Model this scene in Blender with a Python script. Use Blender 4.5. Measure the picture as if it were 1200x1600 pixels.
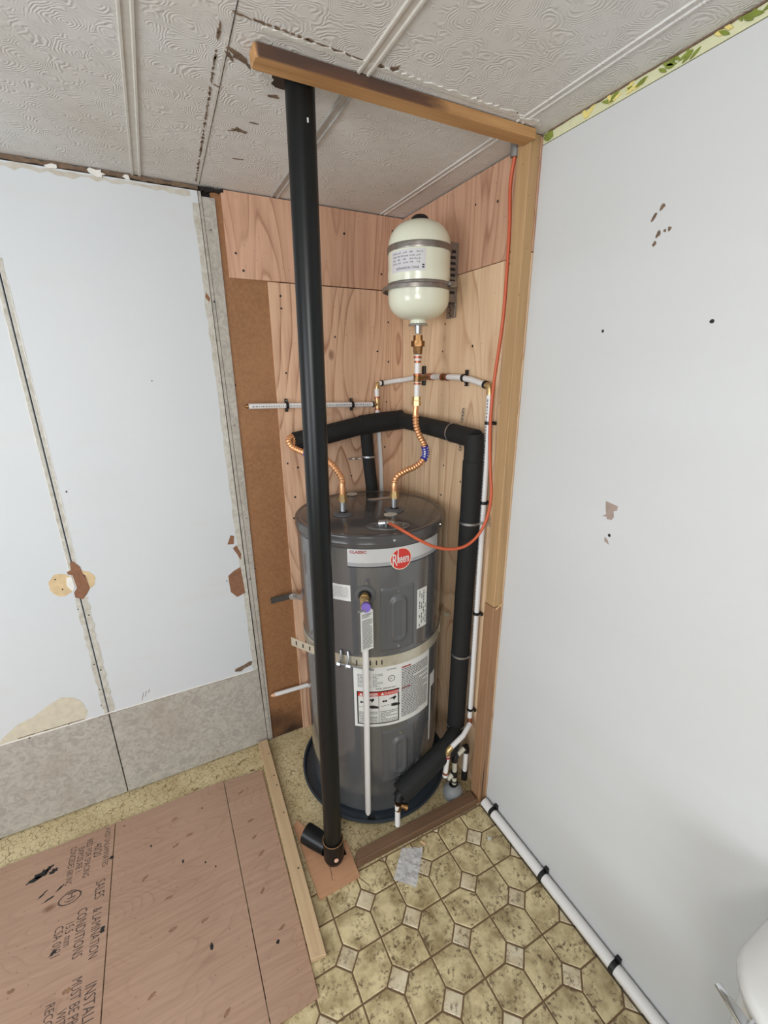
import bpy, bmesh, math, random
from mathutils import Vector, Matrix
random.seed(7)
for o in list(bpy.data.objects): bpy.data.objects.remove(o)
S = bpy.context.scene
C = S.collection
PI = math.pi
H = 2.2

# ------------------------------------------------------------ camera, world, lights
cam = bpy.data.cameras.new('camera'); co = bpy.data.objects.new('camera', cam); C.objects.link(co)
yaw, pitch, roll = 0.47054839, -0.31388268, -0.00756979
f = Vector((math.sin(yaw)*math.cos(pitch), math.cos(yaw)*math.cos(pitch), math.sin(pitch)))
r = Vector((math.cos(yaw), -math.sin(yaw), 0)); u = r.cross(f)
r2 = r*math.cos(roll)+u*math.sin(roll); u2 = -r*math.sin(roll)+u*math.cos(roll)
m = Matrix((r2, u2, -f)).transposed().to_4x4(); m.translation = Vector((-0.95463661, -1.6935888, 1.64881986))
co.matrix_world = m
cam.sensor_fit = 'HORIZONTAL'; cam.sensor_width = 36; cam.lens = 684.19114/1200*36
cam.clip_start = 0.02
S.camera = co
w = bpy.data.worlds.new('world'); S.world = w; w.use_nodes = True
w.node_tree.nodes['Background'].inputs[0].default_value = (0.80, 0.86, 1.0, 1)
w.node_tree.nodes['Background'].inputs[1].default_value = 1.0
def area(name, loc, target, sx, sy, power, col):
    l = bpy.data.lights.new(name, 'AREA'); l.shape = 'RECTANGLE'; l.size = sx; l.size_y = sy; l.energy = power; l.color = col
    o = bpy.data.objects.new(name, l); C.objects.link(o); o.location = loc
    o.rotation_euler = (Vector(target)-Vector(loc)).to_track_quat('-Z', 'Y').to_euler()
    return o
area('added_window_light_rear', (-2.30, -3.57, 1.40), (-1.0, 0, 1.2), 1.4, 1.05, 22, (0.94, 0.97, 1.0))  # invented light at an unseen opening behind the camera
area('added_window_light_left', (-3.17, -1.5, 1.35), (0, -1.3, 1.3), 1.3, 1.05, 21, (0.90, 0.96, 1.0))  # invented side light at an unseen left opening, brightens the right wall
pl_ = bpy.data.lights.new('added_ceiling_light', 'POINT'); pl_.shadow_soft_size = .14; pl_.energy = 17; pl_.color = (1.0, 0.98, 0.95)  # added point light with no fixture, lifts upper walls and ceiling
po_ = bpy.data.objects.new('added_ceiling_light', pl_); C.objects.link(po_); po_.location = (-1.45, -2.15, 1.86)
S.view_settings.view_transform = 'Standard'; S.view_settings.look = 'None'
S.view_settings.gamma = 1.0; S.view_settings.use_curve_mapping = False
S.view_settings.exposure = 0.66

# ------------------------------------------------------------ materials
def lin(c):
    c = [x/255 for x in c]
    return tuple((x/12.92 if x <= .04045 else ((x+.055)/1.055)**2.4) for x in c)+(1,)
class NT:
    def __init__(s, name, rough=.6, metal=0, spec=None):
        s.m = bpy.data.materials.new(name); s.m.use_nodes = True; s.t = s.m.node_tree
        s.b = s.t.nodes['Principled BSDF']; s.b.inputs['Roughness'].default_value = rough; s.b.inputs['Metallic'].default_value = metal
        if spec is not None: s.b.inputs['Specular IOR Level'].default_value = spec
        s.pos = None
    def n(s, typ, **k):
        nd = s.t.nodes.new('ShaderNode'+typ)
        for a, v in k.items(): setattr(nd, a, v)
        return nd
    def put(s, sock, v):
        if hasattr(v, 'links') or hasattr(v, 'is_linked'): s.t.links.new(v, sock)
        else: sock.default_value = v
    def P(s, sc=(1, 1, 1), rot=(0, 0, 0)):
        if s.pos is None: s.pos = s.n('NewGeometry').outputs['Position']
        mp = s.n('Mapping'); s.put(mp.inputs[0], s.pos); mp.inputs['Scale'].default_value = sc; mp.inputs['Rotation'].default_value = rot
        return mp.outputs[0]
    def noise(s, v, scale, detail=3, rough=.5, dist=0):
        nd = s.n('TexNoise'); s.put(nd.inputs['Vector'], v); nd.inputs['Scale'].default_value = scale
        nd.inputs['Detail'].default_value = detail; nd.inputs['Roughness'].default_value = rough; nd.inputs['Distortion'].default_value = dist
        return nd.outputs[0]
    def vor(s, v, scale, feature='F1', out=0, rnd=1):
        nd = s.n('TexVoronoi', feature=feature); s.put(nd.inputs['Vector'], v); nd.inputs['Scale'].default_value = scale; nd.inputs['Randomness'].default_value = rnd
        return nd.outputs[out]
    def mth(s, op, a, b=0, c=None):
        nd = s.n('Math', operation=op); s.put(nd.inputs[0], a); s.put(nd.inputs[1], b)
        if c is not None: s.put(nd.inputs[2], c)
        return nd.outputs[0]
    def ramp(s, v, *st):
        nd = s.n('ValToRGB'); s.put(nd.inputs[0], v); e = nd.color_ramp.elements
        while len(e) < len(st): e.new(.5)
        for i, (p, c) in enumerate(st):
            e[i].position = p; e[i].color = c if len(c) == 4 else tuple(c)+(1,)
        return nd.outputs[0]
    def r01(s, v, a, b):
        if a > b: return s.ramp(v, (b, (1, 1, 1, 1)), (a, (0, 0, 0, 1)))
        return s.ramp(v, (a, (0, 0, 0, 1)), (b, (1, 1, 1, 1)))
    def mix(s, fac, a, b, bt='MIX'):
        nd = s.n('Mix', data_type='RGBA', blend_type=bt); s.put(nd.inputs[0], fac); s.put(nd.inputs[6], a); s.put(nd.inputs[7], b)
        return nd.outputs[2]
    def col(s, v): s.put(s.b.inputs['Base Color'], v); return s
    def bump(s, h, st=.3, d=.01):
        nd = s.n('Bump'); s.put(nd.inputs['Height'], h); nd.inputs['Strength'].default_value = st; nd.inputs['Distance'].default_value = d
        s.t.links.new(nd.outputs[0], s.b.inputs['Normal']); return s
def plain(name, c, rough=.5, metal=0, var=.0, bump=0, scale=60, spec=None):
    k = NT(name, rough, metal, spec); c = lin(c)
    if var:
        n = k.noise(k.P(), scale, 4)
        k.col(k.mix(k.r01(n, .3, .7), tuple(x*(1-var) for x in c[:3])+(1,), tuple(min(1, x*(1+var)) for x in c[:3])+(1,)))
    else:
        k.col(c)
        n = k.noise(k.P(), scale, 2)
    if bump: k.bump(n, bump, .002)
    return k.m
def wood(name, base, dark, along='z', ring=7, ringw=.55, low=1.6, fine=1, tint=None, knots=True, lstr=.22, rough=.65):
    k = NT(name, rough)
    L = {'x': 0, 'y': 1, 'z': 2}[along]
    sc = [1, 1, 1]; sc[L] = lstr
    v = k.P(tuple(sc))
    n = k.mth('ADD', k.noise(v, low, 1.5, .4, .25), k.mth('MULTIPLY', k.noise(k.P(tuple(x*14 for x in sc)), 1, 2), .022))
    rg = k.mth('FRACT', k.mth('MULTIPLY', n, ring))
    line = k.ramp(rg, (0, (0, 0, 0, 1)), (.45, (.10, .10, .10, 1)), (.78, (.35, .35, .35, 1)), (.90, (1, 1, 1, 1)), (1, (0, 0, 0, 1)))
    line = k.mth('MULTIPLY', line, k.mth('ADD', .35, k.mth('MULTIPLY', k.r01(k.noise(k.P(), 5, 2), .35, .6), .65)))
    sf = [90, 90, 90]; sf[L] = 4
    fn = k.noise(k.P(tuple(sf)), fine, 3, .6)
    c = k.mix(k.mth('MULTIPLY', line, ringw), lin(base), lin(dark))
    c = k.mix(k.mth('MULTIPLY', k.r01(fn, .35, .72), .34), c, lin(dark))
    big = k.noise(k.P(), 2.2, 2)
    c = k.mix(k.mth('MULTIPLY', k.r01(big, .4, .7), .35), c, lin(tint or base))
    if knots:
        sk = [5.2, 5.2, 5.2]; sk[L] = 3.0
        d = k.vor(k.P(tuple(sk)), 1)
        c = k.mix(k.mth('MULTIPLY', k.ramp(d, (0, (1, 1, 1, 1)), (.03, (.95, .95, .95, 1)), (.075, (0, 0, 0, 1))), .7), c, lin((96, 58, 34)))
    sp = k.vor(k.P((40, 40, 40)), 1)
    c = k.mix(k.mth('MULTIPLY', k.r01(sp, .1, .03), .6), c, lin((70, 45, 30)))
    k.col(c); k.bump(fn, .15, .002)
    return k.m
M = {}
k = NT('white_wall_paint', .55)
n = k.noise(k.P((1, 1, 1)), 1.6, 3)
c = k.mix(k.r01(n, .35, .65), lin((200, 204, 207)), lin((204, 207, 209)))
k.col(k.mix(k.mth('MULTIPLY', k.r01(k.noise(k.P((1, 1, 4)), 3, 4), .56, .75), .3), c, lin((200, 198, 194)))); k.bump(k.noise(k.P(), 90, 3), .12, .002); M['white'] = k.m
k = NT('warm_wall_paint', .5)
n = k.noise(k.P((.6, .6, 2.2)), 1.5, 3)
k.col(k.mix(k.r01(n, .35, .68), lin((201, 203, 204)), lin((197, 198, 197)))); k.bump(k.noise(k.P(), 70, 3), .12, .002); M['warm'] = k.m
M['dimwall'] = plain('unseen_room_wall', (150, 147, 142), .7, 0, .05)
k = NT('leafy_wallpaper', .7)
v = k.P((1, 1, 1)); n = k.noise(v, 38, 4, .6, 1.4)
c = k.mix(k.r01(n, .38, .62), lin((158, 152, 143)), lin((180, 174, 164)))
k.col(k.mix(k.mth('MULTIPLY', k.r01(k.noise(k.P(), 5, 3), .5, .75), .35), c, lin((150, 138, 118)))); k.bump(n, .25, .003); M['paper'] = k.m
k = NT('exposed_old_wallpaper', .75); n = k.noise(k.P(), 45, 5, .65)
k.col(k.mix(k.r01(n, .35, .65), lin((172, 166, 152)), lin((200, 198, 190)))); M['paper_old'] = k.m
k = NT('stained_wallpaper', .75); n = k.noise(k.P(), 30, 4)
k.col(k.mix(k.r01(n, .35, .65), lin((182, 174, 160)), lin((196, 192, 182)))); M['paper_stain'] = k.m
k = NT('ceiling_swirl_plaster', .75)
vv = k.n('VectorMath', operation='ADD'); k.put(vv.inputs[0], k.P())
nz = k.n('TexNoise'); nz.inputs['Scale'].default_value = 16; k.put(nz.inputs['Vector'], k.P())
sv = k.n('VectorMath', operation='SCALE'); k.put(sv.inputs[0], nz.outputs[1]); sv.inputs['Scale'].default_value = .05; k.put(vv.inputs[1], sv.outputs[0])
d = k.vor(vv.outputs[0], 15)
sw = k.mth('SINE', k.mth('ADD', k.mth('MULTIPLY', d, 78), k.mth('MULTIPLY', k.noise(k.P(), 42, 2), 9)))
sm = k.mth('MULTIPLY', sw, k.r01(k.noise(k.P(), 34, 2), .40, .58))
n = k.noise(k.P(), 2.3, 4)
c = k.mix(k.r01(n, .35, .7), lin((213, 212, 210)), lin((201, 196, 189)))
k.col(k.mix(k.mth('MULTIPLY', k.r01(k.mth('MULTIPLY', sm, -1), .2, .9), .12), c, lin((130, 120, 108)))); k.bump(sm, .24, .003); M['ceil'] = k.m
M['batten'] = plain('ceiling_batten_white', (198, 193, 184), .5, 0, .06, .1)
M['batten_gray'] = plain('ceiling_batten_greyed', (168, 165, 160), .45, 0, .1, .1)
M['dark'] = plain('dark_gap', (28, 22, 18), .9)
M['torn'] = plain('torn_brown_paper', (112, 92, 74), .9, 0, .3, .3)
M['chip'] = plain('chipped_hardboard', (132, 92, 68), .85, 0, .15)
M['caulk'] = plain('white_caulk', (222, 220, 214), .5, 0, .04)
M['glue'] = plain('glue_stain', (205, 180, 140), .7, 0, .12, 0, 40)
M['beige'] = plain('bare_wallpaper_patch', (200, 192, 172), .8, 0, .08, .2, 50)
k = NT('brown_hardboard', .62)
n = k.noise(k.P(), 90, 4, .7); nb = k.noise(k.P(), 2.5, 3)
c = k.mix(k.r01(n, .3, .7), lin((128, 86, 54)), lin((152, 108, 70)))
c = k.mix(k.mth('MULTIPLY', k.r01(nb, .45, .7), .4), c, lin((162, 118, 80)))
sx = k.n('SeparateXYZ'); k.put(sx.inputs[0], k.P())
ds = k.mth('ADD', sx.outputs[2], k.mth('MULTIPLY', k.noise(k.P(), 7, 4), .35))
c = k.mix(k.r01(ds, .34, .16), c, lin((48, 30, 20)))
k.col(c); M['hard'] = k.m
M['ply'] = wood('plywood_fir_back', (216, 178, 148), (138, 88, 60), 'z', 22, .95, 4.2, 1, (220, 184, 150), lstr=.2)
M['ply2'] = wood('plywood_fir_side', (224, 194, 158), (168, 120, 84), 'z', 17, .8, 4.0, 1, (230, 202, 170), lstr=.16)
M['ply_red'] = wood('plywood_fir_reddish', (204, 162, 134), (136, 84, 60), 'z', 26, .85, 5.0, 1, (212, 172, 144), lstr=.14)
M['ply_edge'] = plain('plywood_edge', (205, 170, 128), .7, 0, .1)
M['lumber'] = wood('aged_stud_lumber', (178, 144, 102), (124, 92, 60), 'z', 16, .4, 4, 1, (186, 152, 108), lstr=.1)
M['lumber_low'] = wood('reddish_stud_lumber', (156, 118, 86), (104, 74, 52), 'z', 18, .4, 4, 1, (166, 122, 84), lstr=.1)
k = NT('header_lumber', .7)
n = k.noise(k.P((2.2, 9, 9)), 2.2, 3); fn = k.noise(k.P((4, 90, 90)), 1, 3)
c = k.mix(k.r01(fn, .3, .7), lin((190, 146, 96)), lin((158, 114, 70)))
sx = k.n('SeparateXYZ'); k.put(sx.inputs[0], k.P())
bk = k.mth('MULTIPLY', k.r01(k.mth('SUBTRACT', k.mth('MULTIPLY', sx.outputs[0], -1), k.mth('MULTIPLY', n, .5)), .02, .10), k.r01(k.mth('MULTIPLY', sx.outputs[1], -1), .7160, .7183))
c = k.mix(bk, c, k.mix(k.r01(n, .4, .65), lin((96, 62, 42)), lin((70, 50, 40))))
k.col(c); k.bump(fn, .2, .003); M['header'] = k.m
M['plate'] = wood('brown_plate_lumber', (112, 84, 62), (72, 52, 38), 'x', 16, .4, 4, 1, (122, 92, 68), lstr=.1)
M['strip'] = wood('pale_strip_lumber', (196, 168, 132), (158, 128, 94), 'y', 12, .35, 4, 1, (204, 178, 144), lstr=.1)
M['sheet'] = wood('subfloor_plywood', (170, 138, 116), (120, 88, 68), 'x', 34, .36, 6.5, 1, (182, 152, 131), lstr=.28)
M['patch'] = wood('new_plywood_patch', (180, 136, 102), (152, 100, 72), 'x', 10, .3, 3, 1, (196, 146, 112), False)
k = NT('old_pebble_linoleum', .5)
d = k.vor(k.P(), 62, 'DISTANCE_TO_EDGE'); n = k.noise(k.P(), 7, 4); fn = k.noise(k.P(), 120, 3)
c = k.mix(k.r01(n, .35, .7), lin((188, 170, 130)), lin((212, 196, 156)))
c = k.mix(k.mth('MULTIPLY', k.r01(d, .055, .015), k.r01(k.noise(k.P(), 40, 2), .35, .55)), c, lin((112, 88, 54)))
c = k.mix(k.mth('MULTIPLY', k.r01(fn, .56, .7), .5), c, lin((120, 98, 62)))
k.col(c); k.bump(d, .1, .002); M['lino'] = k.m
def tilemat(name, a, b, fleck, amt):
    k = NT(name, .42)
    oi = k.n('ObjectInfo').outputs['Random']
    off = k.n('CombineXYZ'); k.put(off.inputs[0], k.mth('MULTIPLY', oi, 7.3)); k.put(off.inputs[1], k.mth('MULTIPLY', oi, 13.1))
    ad = k.n('VectorMath', operation='ADD'); k.put(ad.inputs[0], k.P()); k.put(ad.inputs[1], off.outputs[0]); v = ad.outputs[0]
    c = k.mix(k.r01(k.noise(v, 17, 4, .6), .38, .66), lin(a), lin(b))
    fl = k.mth('MULTIPLY', k.r01(k.noise(v, 95, 5, .78), .50, .60), k.r01(k.noise(v, 20, 3), .42, .56))
    c = k.mix(k.mth('MULTIPLY', fl, amt), c, lin(fleck))
    hb = k.n('HueSaturation'); k.put(hb.inputs['Value'], k.mth('ADD', .93, k.mth('MULTIPLY', oi, .12))); k.put(hb.inputs['Color'], c)
    k.col(hb.outputs[0]); k.bump(k.noise(v, 60, 3), .06, .002); return k.m
M['tile'] = tilemat('stone_pattern_vinyl', (208, 192, 150), (150, 132, 94), (72, 50, 30), .9)
M['tile_small'] = tilemat('small_inset_vinyl', (212, 200, 172), (182, 164, 130), (78, 54, 38), .85)
M['grout'] = plain('vinyl_joint_brown', (104, 80, 54), .7, 0, .1)
k = NT('heater_grey_enamel', .22)
k.col(k.mix(k.r01(k.noise(k.P(), 300, 2), .3, .7), lin((84, 84, 85)), lin((91, 91, 92)))); k.bump(k.noise(k.P((1, 1, .25)), 16, 2), .05, .004)
k.b.inputs['Coat Weight'].default_value = 1; k.b.inputs['Coat Roughness'].default_value = .09; M['heater'] = k.m
M['panel'] = plain('heater_panel_plastic', (88, 89, 90), .35)
M['lid'] = plain('heater_lid_enamel', (78, 76, 76), .14)
M['collar'] = plain('grey_collar', (92, 93, 95), .4)
M['pan'] = plain('dark_blue_pan', (52, 60, 68), .3)
M['label'] = plain('white_label', (214, 214, 210), .4)
M['badge'] = plain('silver_badge_strip', (196, 196, 196), .25, .1)
M['badge2'] = plain('silver_badge_lower', (160, 161, 164), .25, .1)
M['ink'] = plain('black_ink', (22, 22, 24), .5)
M['inkg'] = plain('grey_print', (52, 52, 54), .6)
M['red'] = plain('red_print', (196, 52, 44), .4)
M['redd'] = plain('dark_red_print', (150, 48, 44), .4)
M['abs'] = plain('black_plastic_pipe', (15, 17, 18), .34, 0, 0, 0, 60, .3)
M['foam'] = plain('black_foam_insulation', (19, 20, 20), .8, 0, .3, .4, 160)
M['pex'] = plain('white_tube_plastic', (222, 220, 218), .3)
M['pexprint'] = plain('grey_tube_print', (120, 120, 125), .5)
k = NT('corrugated_copper', .25, 1); k.col(lin((236, 176, 128))); k.b.inputs['Metallic'].default_value = .75; k.b.inputs['Roughness'].default_value = .32; M['copper'] = k.m
k = NT('brass_fitting', .25, 1); k.b.inputs['Metallic'].default_value = .8; k.b.inputs['Roughness'].default_value = .35; k.col(lin((196, 168, 120))); M['brass'] = k.m
k = NT('aged_brass', .42, 1); k.col(k.mix(k.r01(k.noise(k.P(), 90, 3), .4, .6), lin((150, 112, 72)), lin((120, 92, 62)))); M['brass_old'] = k.m
M['crimp'] = plain('copper_crimp_ring', (176, 110, 84), .4, .8)
M['steel'] = plain('galvanised_steel', (176, 178, 180), .3, .9, .1)
M['steeld'] = plain('dull_dark_steel', (140, 134, 128), .36, .7, .15)
M['strapm'] = plain('strap_steel', (204, 198, 180), .28, .5, .08)
M['chrome'] = plain('chrome', (225, 226, 228), .1, 1)
M['black'] = plain('black_plastic', (16, 16, 17), .45)
M['blue'] = plain('blue_printed_sleeve', (52, 52, 150), .45)
M['cream'] = plain('cream_tank_enamel', (222, 224, 204), .2)
M['orange'] = plain('orange_cable_jacket', (190, 88, 54), .5)
M['grayc'] = plain('grey_conduit_connector', (122, 118, 114), .5, .2)
M['purple'] = plain('purple_cap', (112, 84, 176), .35)
M['porc'] = plain('white_porcelain', (206, 206, 203), .15)
M['greenleaf'] = plain('wallpaper_green', (120, 132, 52), .7, 0, .2)
M['yellowleaf'] = plain('wallpaper_yellow', (222, 206, 128), .7, 0, .08)
M['palewp'] = plain('wallpaper_pale', (206, 206, 170), .7, 0, .04)
M['beigepaint'] = plain('beige_sleeve', (200, 196, 178), .4)
k = NT('clear_plastic', .08); k.col((.5, .52, .52, 1)); k.b.inputs['Alpha'].default_value = .28; M['clear'] = k.m
k = NT('bag_plastic', .25); k.col((.78, .78, .80, 1)); k.b.inputs['Alpha'].default_value = .42; k.bump(k.noise(k.P(), 70, 3), .8, .01); M['bag'] = k.m

# ------------------------------------------------------------ mesh helpers
OFF = {}
def frame(d):
    d = d.normalized(); a = Vector((0, 0, 1)) if abs(d.z) < .9 else Vector((1, 0, 0))
    x = d.cross(a).normalized(); return x, d.cross(x).normalized()
class B:
    def __init__(s): s.v = []; s.f = []
    def add(s, vs, fs):
        n = len(s.v); s.v += [Vector(q) for q in vs]; s.f += [[i+n for i in q] for q in fs]; return s
    def box(s, x0, x1, y0, y1, z0, z1):
        vs = [(x, y, z) for z in (z0, z1) for y in (y0, y1) for x in (x0, x1)]
        return s.add(vs, [(0, 2, 3, 1), (4, 5, 7, 6), (0, 1, 5, 4), (2, 6, 7, 3), (0, 4, 6, 2), (1, 3, 7, 5)])
    def hexa(s, bot, top):      # two 4-point loops
        return s.prism(bot, top)
    def prism(s, bot, top):
        n = len(bot)
        return s.add(list(bot)+list(top), [list(range(n))[::-1], list(range(n, 2*n))]+[(i, (i+1) % n, n+(i+1) % n, n+i) for i in range(n)])
    def tube(s, pts, r, seg=14, caps=True):
        pts = [Vector(p) for p in pts]; n = len(pts)
        rr = r if isinstance(r, (list, tuple)) else [r]*n
        tg = [(pts[min(i+1, n-1)]-pts[max(i-1, 0)]).normalized() for i in range(n)]
        x, y = frame(tg[0]); vs = []
        for i in range(n):
            if i:
                q = tg[i-1].rotation_difference(tg[i]); x = q @ x; y = q @ y
            for j in range(seg):
                a = 2*PI*j/seg; vs.append(pts[i]+x*math.cos(a)*rr[i]+y*math.sin(a)*rr[i])
        fs = [(i*seg+j, i*seg+(j+1) % seg, (i+1)*seg+(j+1) % seg, (i+1)*seg+j) for i in range(n-1) for j in range(seg)]
        if caps: fs += [list(range(seg))[::-1], list(range((n-1)*seg, n*seg))]
        return s.add(vs, fs)
    def cyl(s, p, q, r, seg=20, r1=None): return s.tube([p, q], [r, r if r1 is None else r1], seg)
    def lathe(s, prof, c=(0, 0), seg=48, axis=None, org=None):   # prof: (r, z)
        vs = []; n = len(prof)
        if axis is None:
            fx = lambda rr, z, a: Vector((c[0]+rr*math.cos(a), c[1]+rr*math.sin(a), z))
        else:
            ax = Vector(axis).normalized(); X, Y = frame(ax); o = Vector(org)
            fx = lambda rr, z, a: o+ax*z+X*rr*math.cos(a)+Y*rr*math.sin(a)
        for rr, z in prof:
            for j in range(seg): vs.append(fx(max(rr, 1e-5), z, 2*PI*j/seg))
        fs = [(i*seg+j, i*seg+(j+1) % seg, (i+1)*seg+(j+1) % seg, (i+1)*seg+j) for i in range(n-1) for j in range(seg)]
        return s.add(vs, fs)
    def hexnut(s, p, q, r): return s.tube([p, q], r, 6)
def mk(name, b, mat, parent=None, org=None, smooth=True, bevel=0, ang=35, kind=None, label=None):
    me = bpy.data.meshes.new(name)
    o = bpy.data.objects.new(name, me); C.objects.link(o)
    if parent is not None: off = OFF[parent.name]; o.parent = parent
    elif org is not None: off = Vector(org); o.location = off
    else: off = Vector((0, 0, 0))
    OFF[o.name] = off
    bm = bmesh.new()
    vs = [bm.verts.new(v-off) for v in b.v]
    for q in b.f:
        try: bm.faces.new([vs[i] for i in q])
        except ValueError: pass
    bmesh.ops.remove_doubles(bm, verts=bm.verts, dist=2e-6)
    bmesh.ops.recalc_face_normals(bm, faces=bm.faces)
    if bevel: bmesh.ops.bevel(bm, geom=list(bm.edges), offset=bevel, segments=1, affect='EDGES', clamp_overlap=True)
    bm.to_mesh(me); bm.free()
    me.materials.append(mat)
    if smooth:
        for p in me.polygons: p.use_smooth = True
        me.set_sharp_from_angle(angle=math.radians(ang))
    if kind: o['kind'] = kind
    if label: o['label'] = label
    return o
def mk_each(name, b, *a, **k):      # one object per separate piece of the builder
    par = list(range(len(b.v)))
    def fd(i):
        while par[i] != i: par[i] = par[par[i]]; i = par[i]
        return i
    for q in b.f:
        for i in q[1:]: par[fd(i)] = fd(q[0])
    gr = {}
    for q in b.f: gr.setdefault(fd(q[0]), []).append(q)
    out = []
    for fs in gr.values():
        n = B(); ids = sorted({i for q in fs for i in q}); mp = {v: i for i, v in enumerate(ids)}
        n.v = [b.v[i] for i in ids]; n.f = [[mp[i] for i in q] for q in fs]; out.append(mk(name, n, *a, **k))
    return out
def thing(name, label, cat, loc, group=None):
    o = bpy.data.objects.new(name, None); C.objects.link(o); o.location = loc; o.empty_display_size = .05
    OFF[o.name] = Vector(loc); o['label'] = label; o['category'] = cat
    if group: o['group'] = group
    return o
def tag(o, label, cat, group=None):
    o['label'] = label; o['category'] = cat
    if group: o['group'] = group
    return o
def struct(name, b, mat, parent=None, **k):
    o = mk(name, b, mat, parent, **k)
    if parent is None: o['kind'] = 'structure'
    return o
def spline(pts, step=.004, closed=False):
    P = [Vector(p) for p in pts]; out = []
    for i in range(len(P)-1):
        p0 = P[i-1] if i else P[0]*2-P[1]; p1, p2 = P[i], P[i+1]; p3 = P[i+2] if i+2 < len(P) else P[-1]*2-P[-2]
        n = max(2, int((p2-p1).length/step))
        for j in range(n):
            t = j/n
            out.append(.5*((2*p1)+(p2-p0)*t+(2*p0-5*p1+4*p2-p3)*t*t+(3*p1-p0-3*p2+p3)*t**3))
    out.append(P[-1]); return out
def W(pl, a, b, d):
    return {'y': Vector((a, -d, b)), 'x': Vector((-d, a, b)), 'f': Vector((a, b, d)), 'c': Vector((a, b, H-d))}[pl]
def decal(pl, poly, d0=.0, d1=.0012, b=None):
    b = b or B(); return b.prism([W(pl, x, y, d0) for x, y in poly], [W(pl, x, y, d1) for x, y in poly])
def blob(cx, cy, rx, ry, n=16, j=.3, rot=0):
    o = []
    for i in range(n):
        a = 2*PI*i/n; q = 1+random.uniform(-j, j); x = rx*q*math.cos(a); y = ry*q*math.sin(a)
        o.append((cx+x*math.cos(rot)-y*math.sin(rot), cy+x*math.sin(rot)+y*math.cos(rot)))
    return o
def ribbon(p, q, w0, w1, n=30, j=.5):    # jagged strip between p and q, w0 on one side, w1 on the other
    p = Vector(p); q = Vector(q); t = (q-p).normalized(); s = Vector((-t.y, t.x)); A = []; Bb = []
    for i in range(n+1):
        c = p.lerp(q, i/n)
        A.append(tuple(c+s*w0*(1-random.random()*j))); Bb.append(tuple(c-s*w1*(1-random.random()*j)))
    return A+Bb[::-1]
FONT = {}
def text_bm(txt, size, mapf, align='LEFT', sx=1.0, b=None, sp=1.0, bold=0.0):
    cu = bpy.data.curves.new('t', 'FONT'); cu.body = txt; cu.size = size; cu.align_x = align; cu.resolution_u = 2; cu.space_character = sp; cu.offset = bold
    o = bpy.data.objects.new('t', cu); C.objects.link(o)
    dg = bpy.context.evaluated_depsgraph_get(); me = bpy.data.meshes.new_from_object(o.evaluated_get(dg))
    b = b or B(); b.add([mapf(v.co.x*sx, v.co.y) for v in me.vertices], [list(p.vertices) for p in me.polygons])
    bpy.data.objects.remove(o); bpy.data.curves.remove(cu); bpy.data.meshes.remove(me); return b

# ------------------------------------------------------------ room shell
XL, YF = -3.2, -3.6
floor = struct('floor', B().box(XL-.1, .12, YF-.1, .12, -.06, 0), M['lino'], smooth=False)
b = B().box(XL-.1, .1, 0.012, .12, 0, H+.06); wall_back = struct('wall_back', b, M['dark'], smooth=False)
b = B().box(.012, .12, YF, .012, 0, H+.06); wall_right = struct('wall_right', b, M['dark'], smooth=False)
b = B().box(XL-.1, XL, YF, -2.2, 0, H).box(XL-.1, XL, -.8, 0, 0, H).box(XL-.1, XL, -2.2, -.8, 0, .8).box(XL-.1, XL, -2.2, -.8, 1.9, H)
struct('wall_left', b, M['dimwall'], smooth=False)
b = B().box(XL, -3.02, YF-.1, YF, 0, H).box(-1.58, .012, YF-.1, YF, 0, H).box(-3.02, -1.58, YF-.1, YF, 0, .85).box(-3.02, -1.58, YF-.1, YF, 1.95, H)
struct('wall_front', b, M['dimwall'], smooth=False)
ceiling = struct('ceiling', B().box(XL, .012, YF, .012, H+.008, H+.06), M['dark'], smooth=False)
# panels of the back wall
def panel(name, parent, pl, a0, a1, z0, z1, mat, d=0.0, th=.011, bev=.0008):
    if pl == 'y': b = B().box(a0, a1, -d, -d+th, z0, z1)
    else: b = B().box(-d, -d+th, a0, a1, z0, z1)
    return mk(name, b, mat, parent, smooth=False, bevel=bev)
zt = H-.016
panel('wall_panel', wall_back, 'y', XL, -2.095, .402, zt, M['white'])
panel('wall_panel', wall_back, 'y', -2.092, -1.2845, .402, zt, M['white'])
pb = B().prism([(-1.2805, 0, .402), (-.7200, 0, .402), (-.7380, 0, zt), (-1.2805, 0, zt)], [(-1.2805, .011, .402), (-.7200, .011, .402), (-.7380, .011, zt), (-1.2805, .011, zt)])
mk('wall_panel', pb, M['white'], wall_back, smooth=False)
panel('wainscot_panel', wall_back, 'y', XL, -1.2855, 0.007, .400, M['paper'], -.001)
pb = B().prism([(-1.2815, 0, .007), (-.7120, 0, .007), (-.7195, 0, .400), (-1.2815, 0, .400)], [(-1.2815, .011, .007), (-.7120, .011, .007), (-.7195, .011, .400), (-1.2815, .011, .400)])
mk('wainscot_panel', pb, M['paper'], wall_back, smooth=False)
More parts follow.
